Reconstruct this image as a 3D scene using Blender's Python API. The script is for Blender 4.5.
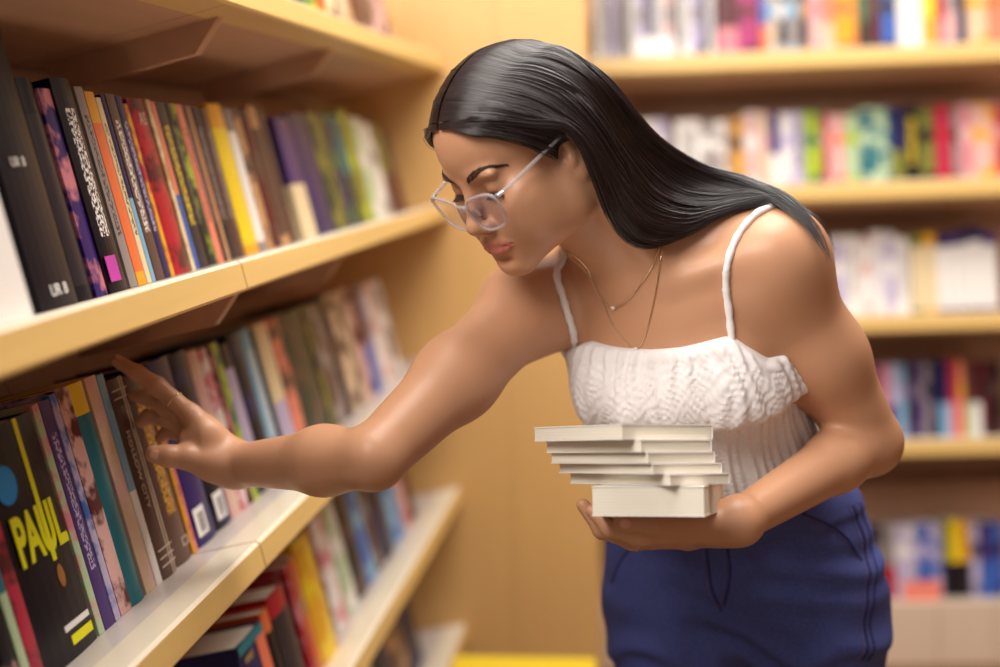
import bpy, bmesh, math, random
import numpy as np
from mathutils import Vector, Matrix
random.seed(7)
SC = bpy.context.scene
for o in list(bpy.data.objects):
    bpy.data.objects.remove(o)
COL = SC.collection

# ---------------------------------------------------------------- camera, world, lights, exposure
FPX = 1250.0
CAM_H = 1.40
_ycam = np.array([166., -193.5, FPX]); _ycam /= np.linalg.norm(_ycam)          # the aisle direction seen by the lens
_zcam = -np.array([.036, 1., (193.5 - .036 * 166) / FPX]); _zcam /= np.linalg.norm(_zcam)
_xcam = np.cross(_ycam, _zcam)
MW = np.stack([_xcam, _ycam, _zcam])              # lens axes (right, down, forward) -> world
CPOS = np.array([0., 0., CAM_H])
cam = bpy.data.cameras.new('camera'); camo = bpy.data.objects.new('camera', cam); COL.objects.link(camo)
r_, d_, f_ = MW[:, 0], MW[:, 1], MW[:, 2]
camo.matrix_world = Matrix(((r_[0], -d_[0], -f_[0], 0), (r_[1], -d_[1], -f_[1], 0), (r_[2], -d_[2], -f_[2], CAM_H), (0, 0, 0, 1)))
cam.sensor_width = 36.0; cam.lens = 36.0 * FPX / 1000.0
cam.clip_start = .05
cam.dof.use_dof = True; cam.dof.focus_distance = 1.33; cam.dof.aperture_fstop = 1.5
SC.camera = camo
SC.view_settings.view_transform = 'Standard'; SC.view_settings.look = 'None'
SC.view_settings.gamma = 1.0; SC.view_settings.use_curve_mapping = False
SC.view_settings.exposure = 0.0

w = bpy.data.worlds.new('room_light'); SC.world = w; w.use_nodes = True
w.node_tree.nodes['Background'].inputs[0].default_value = (1.0, .93, .86, 1)
w.node_tree.nodes['Background'].inputs[1].default_value = 0.30

def area(name, loc, target, sx, sy, watts, col):
    l = bpy.data.lights.new(name, 'AREA'); l.shape = 'RECTANGLE'; l.size = sx; l.size_y = sy; l.energy = watts; l.color = col
    o = bpy.data.objects.new(name, l); COL.objects.link(o); o.location = loc
    o.rotation_euler = (Vector(target) - Vector(loc)).to_track_quat('-Z', 'Y').to_euler()
    return o
area('ceiling_light', (.05, 1.55, 2.75), (.12, 1.5, 0), 1.2, 1.0, 44, (1, .95, .88))
area('ceiling_light', (.9, 2.35, 2.8), (.9, 2.6, 0), 1.2, .5, 32, (1, .95, .87))
area('ceiling_light', (-.95, .15, 2.55), (.05, 1.3, 1.1), 1.3, .9, 48, (1, .95, .89))

# ---------------------------------------------------------------- helpers
def Q(u, v, d):
    """point that the photograph shows at pixel (u, v), d metres along the lens axis, in lens axes"""
    return np.array([(u - 500) * d / FPX, (v - 333.5) * d / FPX, d])
def P(u, v, d):
    return CPOS + MW @ Q(u, v, d)
def PIX(p):
    q = MW.T @ (np.asarray(p, float) - CPOS)
    return 500 + FPX * q[0] / q[2], 333.5 + FPX * q[1] / q[2], q[2]

MATS = {}
def lin(c):
    return tuple((x / 255 / 12.92) if x / 255 <= .04045 else ((x / 255 + .055) / 1.055) ** 2.4 for x in c)
def newmat(name, col, rough=.5, spec=.5, **kw):
    if name in MATS: return MATS[name]
    m = bpy.data.materials.new(name); m.use_nodes = True
    b = m.node_tree.nodes['Principled BSDF']
    b.inputs['Base Color'].default_value = (*col, 1); b.inputs['Roughness'].default_value = rough
    b.inputs['Specular IOR Level'].default_value = spec
    for k, v in kw.items(): b.inputs[k].default_value = v
    MATS[name] = m
    return m
def nodes(m): return m.node_tree.nodes, m.node_tree.links, m.node_tree.nodes['Principled BSDF']
def wood(name, col, rough=.42, axis=1, amt=.16, spec=.4):
    m = newmat(name, col, rough, spec); n, l, b = nodes(m)
    tc = n.new('ShaderNodeTexCoord'); mp = n.new('ShaderNodeMapping')
    s = [38., 38., 38.]; s[axis] = 2.2; mp.inputs['Scale'].default_value = s
    nz = n.new('ShaderNodeTexNoise'); nz.inputs['Scale'].default_value = 1.0; nz.inputs['Detail'].default_value = 5
    mx = n.new('ShaderNodeMix'); mx.data_type = 'RGBA'
    mx.inputs[6].default_value = (*[c * (1 - amt) for c in col], 1); mx.inputs[7].default_value = (*[min(1, c * (1 + amt)) for c in col], 1)
    l.new(tc.outputs['Object'], mp.inputs[0]); l.new(mp.outputs[0], nz.inputs['Vector'])
    l.new(nz.outputs['Fac'], mx.inputs[0]); l.new(mx.outputs[2], b.inputs['Base Color'])
    return m
def noisy(m, col2, scale=30, lo=.4, hi=.6, detail=3, coord='Object'):
    n, l, b = nodes(m)
    c1 = tuple(b.inputs['Base Color'].default_value)
    tc = n.new('ShaderNodeTexCoord'); nz = n.new('ShaderNodeTexNoise'); nz.inputs['Scale'].default_value = scale; nz.inputs['Detail'].default_value = detail
    mr = n.new('ShaderNodeMapRange'); mr.inputs[1].default_value = lo; mr.inputs[2].default_value = hi
    mx = n.new('ShaderNodeMix'); mx.data_type = 'RGBA'; mx.inputs[6].default_value = c1; mx.inputs[7].default_value = (*col2, 1)
    l.new(tc.outputs[coord], nz.inputs['Vector']); l.new(nz.outputs['Fac'], mr.inputs[0]); l.new(mr.outputs[0], mx.inputs[0]); l.new(mx.outputs[2], b.inputs['Base Color'])
    return m

def link(o, parent=None):
    COL.objects.link(o)
    if parent is not None: o.parent = parent
    return o
def empty(name, mat=None, loc=None, label=None, cat=None, group=None, kind=None):
    o = bpy.data.objects.new(name, None); COL.objects.link(o); o.empty_display_size = .05
    if mat is not None: o.matrix_world = mat
    if loc is not None: o.location = loc
    return tag(o, label, cat, group, kind)
def tag(o, label=None, cat=None, group=None, kind=None):
    if label: o['label'] = label
    if cat: o['category'] = cat
    if group: o['group'] = group
    if kind: o['kind'] = kind
    return o
def from_bm(name, bm, mat, parent=None, smooth=False):
    me = bpy.data.meshes.new(name); bm.normal_update(); bm.to_mesh(me); bm.free()
    for m in (mat if isinstance(mat, (list, tuple)) else [mat]): me.materials.append(m)
    if smooth: me.shade_smooth()
    return link(bpy.data.objects.new(name, me), parent)
def box(bm, x0, x1, y0, y1, z0, z1, bev=0, mi=0):
    vs = [bm.verts.new(p) for p in ((x0, y0, z0), (x1, y0, z0), (x1, y1, z0), (x0, y1, z0), (x0, y0, z1), (x1, y0, z1), (x1, y1, z1), (x0, y1, z1))]
    fs = [bm.faces.new([vs[i] for i in q]) for q in ((3, 2, 1, 0), (4, 5, 6, 7), (0, 1, 5, 4), (1, 2, 6, 5), (2, 3, 7, 6), (3, 0, 4, 7))]
    for f in fs: f.material_index = mi
    if bev:
        es = set(e for f in fs for e in f.edges)
        r = bmesh.ops.bevel(bm, geom=list(es), offset=bev, segments=2, affect='EDGES', profile=.6)
        for f in r['faces']: f.material_index = mi
    return vs
def prism(bm, pts, a, b, axis='y', mi=0):
    """closed outline extruded from a to b along one axis"""
    def mk(p, t): return {'y': (p[0], t, p[1]), 'x': (t, p[0], p[1]), 'z': (p[0], p[1], t)}[axis]
    A = [bm.verts.new(mk(p, a)) for p in pts]; B = [bm.verts.new(mk(p, b)) for p in pts]
    n = len(pts); fs = [bm.faces.new(A), bm.faces.new(B[::-1])]
    for i in range(n): fs.append(bm.faces.new([A[i], B[i], B[(i + 1) % n], A[(i + 1) % n]]))
    for f in fs: f.material_index = mi
    bmesh.ops.recalc_face_normals(bm, faces=fs)
def tube_arrays(paths, radii, sides=6, closed=False):
    """many tubes at once -> verts, faces (numpy); every path an (n,3) array, radii float or (n,)"""
    V, F, base = [], [], 0
    ang = np.arange(sides) * 2 * np.pi / sides
    for p, r in zip(paths, radii):
        p = np.asarray(p, float); n = len(p)
        t = np.gradient(p, axis=0) if not closed else np.roll(p, -1, 0) - np.roll(p, 1, 0)
        t /= np.linalg.norm(t, axis=1)[:, None] + 1e-12
        ref = np.array([0, 0, 1.]) if abs(t[:, 2]).mean() < .8 else np.array([1., 0, 0])
        a = np.cross(t, ref); a /= np.linalg.norm(a, axis=1)[:, None] + 1e-12
        b = np.cross(t, a)
        r = np.broadcast_to(np.asarray(r, float), (n,))
        ring = p[:, None, :] + r[:, None, None] * (np.cos(ang)[None, :, None] * a[:, None, :] + np.sin(ang)[None, :, None] * b[:, None, :])
        V.append(ring.reshape(-1, 3))
        m = n if closed else n - 1
        i = np.arange(m)[:, None]; j = np.arange(sides)[None, :]; i2 = (i + 1) % n; j2 = (j + 1) % sides
        F.append(np.stack(np.broadcast_arrays(i * sides + j, i * sides + j2, i2 * sides + j2, i2 * sides + j), -1).reshape(-1, 4) + base)
        base += n * sides
    return np.concatenate(V), np.concatenate(F)
def from_np(name, V, F, mat, parent=None, smooth=True):
    me = bpy.data.meshes.new(name)
    F = np.asarray(F, np.int32); k = F.shape[1]
    me.vertices.add(len(V)); me.vertices.foreach_set('co', np.asarray(V, np.float32).ravel())
    me.loops.add(F.size); me.loops.foreach_set('vertex_index', F.ravel())
    me.polygons.add(len(F)); me.polygons.foreach_set('loop_start', np.arange(0, F.size, k, dtype=np.int32))
    me.update(calc_edges=True)
    for m in (mat if isinstance(mat, (list, tuple)) else [mat]): me.materials.append(m)
    if smooth: me.shade_smooth()
    return link(bpy.data.objects.new(name, me), parent)
def tubes(name, paths, radii, mat, parent=None, sides=8, closed=False):
    V, F = tube_arrays(paths, radii, sides, closed)
    return from_np(name, V, F, mat, parent)
def cat_spline(pts, n):
    pts = np.asarray(pts, float); k = len(pts)
    d = np.concatenate([[0], np.cumsum(np.linalg.norm(np.diff(pts, axis=0), axis=1))]); d /= d[-1]
    ext = np.vstack([2 * pts[0] - pts[1], pts, 2 * pts[-1] - pts[-2]])
    t = np.linspace(0, 1, n); i = np.clip(np.searchsorted(d, t, 'right') - 1, 0, k - 2)
    s = ((t - d[i]) / (d[i + 1] - d[i] + 1e-12))[:, None]
    p0, p1, p2, p3 = ext[i], ext[i + 1], ext[i + 2], ext[i + 3]
    return .5 * (2 * p1 + (p2 - p0) * s + (2 * p0 - 5 * p1 + 4 * p2 - p3) * s ** 2 + (3 * p1 - p0 - 3 * p2 + p3) * s ** 3)
def text_mesh(name, body, size, mat, parent, M, extrude=.0004, align='CENTER', sx=1.0, bold=0.0):
    c = bpy.data.curves.new(name, 'FONT'); c.body = body; c.size = size; c.extrude = extrude; c.align_x = align; c.align_y = 'CENTER'; c.offset = bold
    t = bpy.data.objects.new(name, c); COL.objects.link(t)
    dg = bpy.context.evaluated_depsgraph_get()
    me = bpy.data.meshes.new_from_object(t.evaluated_get(dg))
    bpy.data.objects.remove(t); bpy.data.curves.remove(c)
    me.transform(Matrix.Diagonal((sx, 1, 1, 1))); me.transform(M)
    me.materials.clear(); me.materials.append(mat)
    o = bpy.data.objects.new(name, me); o.name = name
    return link(o, parent)

# ---------------------------------------------------------------- the setting
TH = math.radians(12)
M_EDGE = wood('maple_edge', lin((222, 184, 114)), .38)
M_LIPTOP = newmat('cream_laminate', lin((238, 226, 202)), .3, .5)
M_BOARD = wood('maple_board', lin((192, 150, 120)), .5)
M_LAM = newmat('pale_laminate', lin((214, 203, 196)), .28, .5)
M_BACK = wood('maple_back', lin((190, 150, 124)), .55, 2)
M_WALL = wood('oak_wall', lin((226, 180, 116)), .42, 2, .05)
M_WALL2 = wood('oak_pillar', lin((226, 180, 116)), .42, 2, .04)
M_FLOOR = noisy(newmat('carpet', lin((150, 120, 90)), .9, .1), lin((120, 95, 72)), 300)
M_PLINTH = wood('plinth', lin((234, 210, 188)), .4, 2, .05)
XF = -.50                                   # front edge of the left bookcases
ZS = [CAM_H + .2083, CAM_H - .1218, CAM_H - .4653, CAM_H - .795, CAM_H - 1.135]   # front top edge of the left boards
def yof(u, x, z):
    """world y at which a point (x, y, z) is seen in pixel column u"""
    a = MW.T @ (np.array([x, 0, z]) - CPOS); b = MW.T @ np.array([0, 1., 0]); k = (u - 500) / FPX
    return (k * a[2] - a[0]) / (b[0] - k * b[2])
Y_JOINT = yof(240, XF, ZS[1]); Y_END = yof(447, XF, ZS[1]); Y_NEAR = .25
def quad_structure(name, corners, mat, thick):
    bm = bmesh.new(); box(bm, *corners); o = from_bm(name, bm, mat); o['kind'] = 'structure'; return o
bm = bmesh.new(); box(bm, -2.2, 3.4, -1.4, 4.6, -.05, 0); tag(from_bm('floor', bm, M_FLOOR), kind='structure')
XW = -.172
bm = bmesh.new(); box(bm, -1.05, XW - .2, Y_END + .004, Y_END + .06, 0, 2.5); tag(from_bm('wall_back', bm, M_WALL), kind='structure')
M_SHADE_WALL = wood('shade_wall_oak', lin((128, 92, 64)), .6, 2)
bm = bmesh.new(); box(bm, 1.55, 1.60, -1.4, 4.6, 0, 2.5); tag(from_bm('wall_added_shade', bm, M_SHADE_WALL), kind='structure')  # unseen wall, added to keep ambient light off the right side
bm = bmesh.new(); box(bm, XW - .2, XW, Y_END + .002, Y_END + .06, 0, 2.5, .002); tag(from_bm('trim_1', bm, M_WALL), kind='structure')

def tilted(s, h):
    """cross-section point of a leaning shelf: s behind the front edge, h above the board"""
    return (-s * math.cos(TH) - h * math.sin(TH), -s * math.sin(TH) + h * math.cos(TH))
BD, BT = .26, .037
def bookcase(M, y0, y1, zs, label, ribs, lip=.048, bt=BT, back=True, plinth=None, sides=()):
    root = empty('bookcase', M, label=label, cat='bookcase')
    for z in zs:
        bm = bmesh.new()
        prism(bm, [(a, z + b) for a, b in (tilted(lip, 0), tilted(BD, 0), tilted(BD, -bt), tilted(lip, -bt))], y0, y1)
        sh = from_bm('shelf_board', bm, M_LAM, root)
        sh.data.materials.append(M_BOARD)
        for f in sh.data.polygons:
            if f.normal.z < .5: f.material_index = 1
        bm = bmesh.new()
        prof = [tilted(.004, 0), tilted(lip, 0), tilted(lip, -bt), tilted(.003, -bt), tilted(0, -bt + .003), tilted(0, -.004)]
        prism(bm, [(a, z + b) for a, b in prof], y0, y1)
        lp_ = from_bm('shelf_lip', bm, [M_EDGE, M_LIPTOP], sh)
        for f in lp_.data.polygons:
            if f.normal.z > .8: f.material_index = 1
        for yr in ribs:
            bm = bmesh.new()
            prof = [tilted(.035, -bt), tilted(.075, -bt - .035), tilted(BD, -bt - .035), tilted(BD, -bt)]
            prism(bm, [(a, z + b) for a, b in prof], yr - .009, yr + .009)
            from_bm('shelf_bracket', bm, M_BOARD, root)
    if back:
        bm = bmesh.new()
        zt, zb = zs[0] + .36, min(zs) - .06
        for k in range(len(zs)):
            z = zs[k]; hi = .30
            prism(bm, [(a, z + b) for a, b in (tilted(BD, -bt), tilted(BD, hi), tilted(BD + .012, hi), tilted(BD + .012, -bt))], y0, y1)
        from_bm('back_panel', bm, M_BACK, root)
        bm = bmesh.new()
        box(bm, -BD - .14, -BD - .11, y0, y1, 0, zs[0] + .35); from_bm('rear_panel', bm, M_BACK, root)
    for ys in sides:
        bm = bmesh.new(); box(bm, -BD - .11, -.02, ys - .012, ys + .012, 0, zs[0] + .35, .002); from_bm('side_panel', bm, M_WALL2, root)
    if plinth:
        n = 9
        for k in range(n):
            a = y0 + (y1 - y0) * k / n; b = y0 + (y1 - y0) * (k + 1) / n
            bm = bmesh.new(); box(bm, .001, .014, a + .001, b - .001, 0.0, plinth, .002); from_bm('plinth_panel', bm, M_PLINTH, root)
    return root
ML = Matrix.Translation((XF, 0, 0))
rib1 = yof(206, XF - .073, ZS[1] - .09); rib2 = yof(318, XF - .073, ZS[1] - .09)
bookcase(ML, Y_NEAR, Y_JOINT - .0015, ZS, 'light maple bookcase with slanted shelves nearest the camera on the left', [rib1 - .62])
bookcase(ML, Y_JOINT + .0015, Y_END, ZS, 'light maple bookcase continuing the left row to the orange wall', [rib1, rib2])

# back bookcase
DB = 3.2
ROTB = math.radians(5.06 - 90)
pb = P(900, 330, DB)
MB = Matrix.Translation((pb[0], pb[1], 0)) @ Matrix.Rotation(ROTB, 4, 'Z')
MBi = np.array(MB.inverted())
def bz(v): return P(900, v, DB)[2]
ZB = [bz(66) + .045, bz(197) + .045, bz(331) + .045, bz(461) + .045, bz(636) + .045]
def bloc(u, v):
    """local y on the back bookcase front plane seen at pixel (u, v)"""
    dirw = MW @ np.array([(u - 500) / FPX, (v - 333.5) / FPX, 1.0])
    o = MBi[:3, :3] @ CPOS + MBi[:3, 3]; d = MBi[:3, :3] @ dirw
    return (o + d * (-o[0] / d[0]))[1]
bookcase(MB, bloc(588, 60), bloc(1120, 300), ZB, 'wide maple bookcase facing the aisle behind the woman', [], bt=.045, plinth=ZB[4] + .002, sides=(bloc(585, 60), bloc(1121, 300)))

# yellow step stool on the floor by the end wall
M_STOOL = newmat('yellow_plastic', lin((236, 204, 50)), .4, .5)
ps = P(512, 704, 2.40)
stool = empty('step_stool', loc=(ps[0], ps[1] + .12, 0), label='yellow step stool low on the floor before the oak wall', cat='stool')
bm = bmesh.new(); box(bm, -.15, .15, -.11, .11, ps[2] - .03, ps[2], .008); from_bm('stool_top', bm, M_STOOL, stool)
for sx in (-1, 1):
    for sy in (-1, 1):
        bm = bmesh.new(); prism(bm, [(sx * .115, ps[2] - .028), (sx * .145, ps[2] - .028), (sx * .165, 0), (sx * .135, 0)], sy * .09 - .012, sy * .09 + .012); from_bm('leg', bm, M_STOOL, stool)

def shelf_card(name, zi, u0, u1, v, h, col, label):
    y0, y1 = bloc(u0, v), bloc(u1, v)
    sx, sz = tilted(.03, .0006)
    M = MB @ Matrix.Translation((sx, y0, ZB[zi] + sz)) @ Matrix.Rotation(-TH, 4, 'Y')
    r = empty(name, M, label=label, cat='sign')
    bm = bmesh.new(); prism(bm, [(0, 0), (.0025, 0), (-.002, h), (-.0045, h)], 0, y1 - y0); from_bm('card', bm, newmat(name + '_stock' + str(zi), lin(col), .6, .3), r)
    bm = bmesh.new(); prism(bm, [(-.001, 0), (-.03, 0), (-.0046, h * .7)], (y1 - y0) * .35, (y1 - y0) * .65); from_bm('prop', bm, newmat(name + '_stock' + str(zi), lin(col), .6, .3), r)
shelf_card('shelf_card', 0, 637, 676, 48, .055, (236, 232, 232), 'small white card standing before books on the top back shelf')
shelf_card('shelf_card', 4, 907, 945, 596, .05, (232, 130, 112), 'small salmon card standing before books on the lowest back shelf')
# ---------------------------------------------------------------- books
def print_mat(name, ca, cb, style=0, rough=.35):
    """cover stock: base colour plus printed marks (letters run up the spine, bands, or an all-over picture)"""
    key = 'cover_' + name
    if key in MATS: return MATS[key]
    m = newmat(key, ca, rough, .28); n, l, b = nodes(m)
    tc = n.new('ShaderNodeTexCoord'); sp = n.new('ShaderNodeSeparateXYZ'); l.new(tc.outputs['Generated'], sp.inputs[0])
    def math_(op, a, c=None):
        q = n.new('ShaderNodeMath'); q.operation = op
        for i, x in enumerate((a, c)):
            if x is None: continue
            if isinstance(x, (int, float)): q.inputs[i].default_value = x
            else: l.new(x, q.inputs[i])
        return q.outputs[0]
    if style == 0:      # lettering
        dy = math_('ABSOLUTE', math_('SUBTRACT', sp.outputs[1], .5)); my = math_('LESS_THAN', dy, .24)
        dz = math_('ABSOLUTE', math_('SUBTRACT', sp.outputs[2], .56)); mz = math_('LESS_THAN', dz, .30)
        mp = n.new('ShaderNodeMapping'); mp.inputs['Scale'].default_value = (1, 300, 170); l.new(tc.outputs['Object'], mp.inputs[0])
        nz = n.new('ShaderNodeTexNoise'); nz.inputs['Scale'].default_value = 1.3; nz.inputs['Detail'].default_value = 1; l.new(mp.outputs[0], nz.inputs['Vector'])
        fac = math_('MULTIPLY', math_('MULTIPLY', my, mz), math_('GREATER_THAN', nz.outputs['Fac'], .5))
        gx = math_('GREATER_THAN', sp.outputs[0], .97); fac = math_('MULTIPLY', fac, gx)
    elif style == 1:    # picture
        nz = n.new('ShaderNodeTexNoise'); nz.inputs['Scale'].default_value = 28; nz.inputs['Detail'].default_value = 4; l.new(tc.outputs['Object'], nz.inputs['Vector'])
        mr = n.new('ShaderNodeMapRange'); mr.inputs[1].default_value = .46; mr.inputs[2].default_value = .56; l.new(nz.outputs['Fac'], mr.inputs[0]); fac = mr.outputs[0]
    elif style == 2:    # band at top and foot
        fac = math_('MAXIMUM', math_('GREATER_THAN', sp.outputs[2], .84), math_('LESS_THAN', sp.outputs[2], .07))
    elif style == 4:    # top band
        fac = math_('GREATER_THAN', sp.outputs[2], .86)
    else:               # lower half another colour
        fac = math_('LESS_THAN', sp.outputs[2], .45)
    mx = n.new('ShaderNodeMix'); mx.data_type = 'RGBA'; mx.inputs[6].default_value = (*ca, 1); mx.inputs[7].default_value = (*cb, 1)
    l.new(fac, mx.inputs[0]); l.new(mx.outputs[2], b.inputs['Base Color'])
    return m
M_PAPER = newmat('paper', lin((226, 216, 198)), .8, .2)
n_, l_, b_ = nodes(M_PAPER)
_tc = n_.new('ShaderNodeTexCoord'); _mp = n_.new('ShaderNodeMapping'); _mp.inputs['Scale'].default_value = (0, 900, 0)
_nz = n_.new('ShaderNodeTexNoise'); _nz.inputs['Scale'].default_value = 1
_mx = n_.new('ShaderNodeMix'); _mx.data_type = 'RGBA'; _mx.inputs[6].default_value = (*lin((216, 205, 186)), 1); _mx.inputs[7].default_value = (*lin((248, 242, 228)), 1)
l_.new(_tc.outputs['Object'], _mp.inputs[0]); l_.new(_mp.outputs[0], _nz.inputs['Vector']); l_.new(_nz.outputs['Fac'], _mx.inputs[0]); l_.new(_mx.outputs[2], b_.inputs['Base Color'])

PAL = {  # name: sRGB
 'white': (232, 226, 222), 'cream': (226, 205, 165), 'black': (18, 13, 24), 'charcoal': (46, 38, 44), 'navy': (36, 34, 84), 'purple': (72, 48, 112), 'indigo': (44, 22, 96),
 'grey': (142, 130, 128), 'brown': (92, 66, 58), 'tan': (190, 145, 100), 'orange': (226, 112, 62), 'salmon': (226, 130, 105), 'red': (176, 32, 46), 'crimson': (178, 44, 70), 'maroon': (88, 30, 36),
 'yellow': (232, 200, 40), 'golden': (222, 160, 36), 'lime': (166, 184, 48), 'olive': (120, 118, 50), 'green': (70, 110, 74), 'teal': (34, 104, 118), 'blue': (60, 96, 176), 'sky-blue': (126, 172, 202),
 'lilac': (184, 172, 204), 'pink': (206, 126, 138), 'rose': (216, 172, 168), 'magenta': (170, 50, 110), 'mint': (176, 196, 160), 'beige': (214, 186, 158), 'dark-green': (40, 58, 44)}
def cmat(c1, c2, style): return print_mat(f'{c1}_{c2}_{style}', lin(PAL[c1]), lin(PAL[c2]), style)
ORD = ['first', 'second', 'third', 'fourth', 'fifth', 'sixth', 'seventh', 'eighth', 'ninth', 'tenth', 'eleventh', 'twelfth', 'thirteenth', 'fourteenth', 'fifteenth', 'sixteenth', 'seventeenth', 'eighteenth', 'nineteenth', 'twentieth']
TENS = {20: 'twenty', 30: 'thirty', 40: 'forty', 50: 'fifty'}
def ordinal(i):
    if i < 20: return ORD[i]
    t, r = divmod(i + 1, 10)
    if r == 0: return {3: 'thirtieth', 4: 'fortieth', 5: 'fiftieth'}[t]
    return TENS[t * 10] + '-' + ORD[r - 1]
def book_mesh(root, D, t, H, mat, hard=False, pages=M_PAPER):
    """a shut book: spine at x=0 facing +x, thickness along +y, foot at z=0"""
    w = min(.0012 if not hard else .0024, t * .22)
    bm = bmesh.new()
    nseg = 6; bul = min(.003, t * .18) if hard else .0006
    out, inn = [], []
    for k in range(nseg + 1):
        y = t * k / nseg; x = bul * (1 - (2 * k / nseg - 1) ** 2) - bul
        out.append((x, y)); inn.append((x - w, min(max(y, w), t - w)))
    pts = [(-D, 0)] + out + [(-D, t), (-D, t - w)] + inn[::-1] + [(-D, w)]
    prism(bm, pts, 0, H, 'z')
    c = from_bm('cover', bm, mat, root)
    e = .003 if hard else .0006
    bm = bmesh.new(); box(bm, -D + e, -bul - w - .0003, w + .0002, t - w - .0002, e, H - e)
    from_bm('page_block', bm, pages, root)
    return c
def book(Mcase, s, y, z, D, t, H, c1, c2='white', style=0, label='', group=None, hard=False, lean=0.0, yaw=0.0, cat='book', name='book'):
    sx, sz = tilted(s, .0004)
    M = Mcase @ Matrix.Translation((sx, y, z + sz)) @ Matrix.Rotation(-TH, 4, 'Y') @ Matrix.Rotation(yaw, 4, 'Z') @ Matrix.Rotation(lean, 4, 'X')
    r = empty(name, M, label=label, cat=cat, group=group)
    book_mesh(r, D, t, H, cmat(c1, c2, style), hard)
    return r

def left_row(zi, rows, s0, where, group, D=.15):
    """rows: (bottom pixel from, to, height, colour, second colour, style, step forward, words)"""
    z = ZS[zi]; res = []
    n = len(rows); prev = -9
    for i, (a, b, H, c1, c2, st, fwd, words) in enumerate(rows):
        s = s0 - fwd
        x = XF - s * math.cos(TH); zz = z - s * math.sin(TH)
        y0, y1 = yof(a, x, zz), yof(b, x, zz)
        y0 = max(y0, prev); y1 = max(y1, y0 + .006); prev = y1 + .0002; t = y1 - y0 - .0006
        size = 'slim' if t < .014 else ('thick' if t > .04 else '')
        lab = f"{words or (size + ' ' + c1 + ' book').strip()} on the {where} left shelf, {ordinal(i)} from its near end"
        res.append((book(ML, s, y0, z, D if t < .05 else D + .01, t, H, c1, c2, st, lab, group, hard=t > .03), t, H))
    return res
upper = [
 (-60, 38, .235, 'white', 'white', 1, .05, 'large white book'),
 (45, 82, .279, 'black', 'black', 0, .008, 'tall black hardcover'), (82.5, 97, .225, 'charcoal', 'black', 2, .0, 'charcoal book by tall black one'),
 (97.5, 109, .215, 'indigo', 'pink', 1, .001, ''), (109.5, 131, .226, 'black', 'white', 0, .006, 'black book with a magenta sticker'), (131.5, 139, .22, 'grey', 'charcoal', 0, .001, ''),
 (139.5, 148, .216, 'orange', 'golden', 2, 0, ''), (148.4, 153, .21, 'cream', 'charcoal', 0, .000, ''), (153.3, 157, .214, 'navy', 'sky-blue', 3, 0, ''),
 (157.4, 166, .215, 'brown', 'white', 0, .001, 'brown book dotted with pale letters'), (166.4, 172, .214, 'navy', 'lilac', 0, 0, ''), (172.3, 176, .205, 'golden', 'red', 1, .000, ''),
 (176.4, 193, .212, 'red', 'maroon', 1, .002, ''), (193.4, 197, .212, 'cream', 'tan', 1, .000, ''), (197.3, 201, .21, 'salmon', 'blue', 3, 0, ''),
 (201.4, 210, .21, 'charcoal', 'yellow', 0, .000, 'charcoal book with yellow lettering'), (210.4, 214, .21, 'black', 'grey', 0, 0, ''), (214.3, 219, .209, 'dark-green', 'lime', 1, .000, ''),
 (219.3, 225, .209, 'salmon', 'brown', 0, 0, ''), (225.3, 229, .208, 'charcoal', 'grey', 0, .000, ''), (229.3, 232, .207, 'tan', 'orange', 0, 0, ''),
 (232.3, 240, .208, 'charcoal', 'grey', 0, .000, ''), (240.3, 248, .206, 'brown', 'grey', 0, 0, ''), (248.4, 262, .213, 'yellow', 'golden', 2, .001, ''),
 (262.4, 270, .208, 'white', 'grey', 2, 0, ''), (270.3, 277, .21, 'tan', 'brown', 1, 0, ''), (277.3, 285, .207, 'maroon', 'brown', 1, .001, ''), (285.3, 293, .215, 'brown', 'tan', 2, 0, ''),
 (293.3, 299.5, .212, 'brown', 'charcoal', 0, 0, ''),
 (307, 320, .20, 'purple', 'cream', 3, .001, 'purple book with a cream foot'), (320.3, 337, .208, 'indigo', 'navy', 1, 0, ''), (337.3, 352, .21, 'dark-green', 'olive', 1, .001, ''),
 (352.3, 360, .212, 'navy', 'green', 1, 0, ''), (360.3, 366, .21, 'teal', 'dark-green', 3, 0, ''), (366.3, 377, .222, 'olive', 'lime', 1, .000, ''), (377.3, 387, .208, 'mint', 'white', 1, 0, ''),
 (387.3, 395, .20, 'white', 'grey', 1, 0, ''), (395.3, 402, .195, 'olive', 'brown', 3, 0, ''), (402.3, 409, .185, 'brown', 'maroon', 3, 0, '')]
UP = left_row(1, upper, .075, 'upper', 'books on the upper left shelf')
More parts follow.
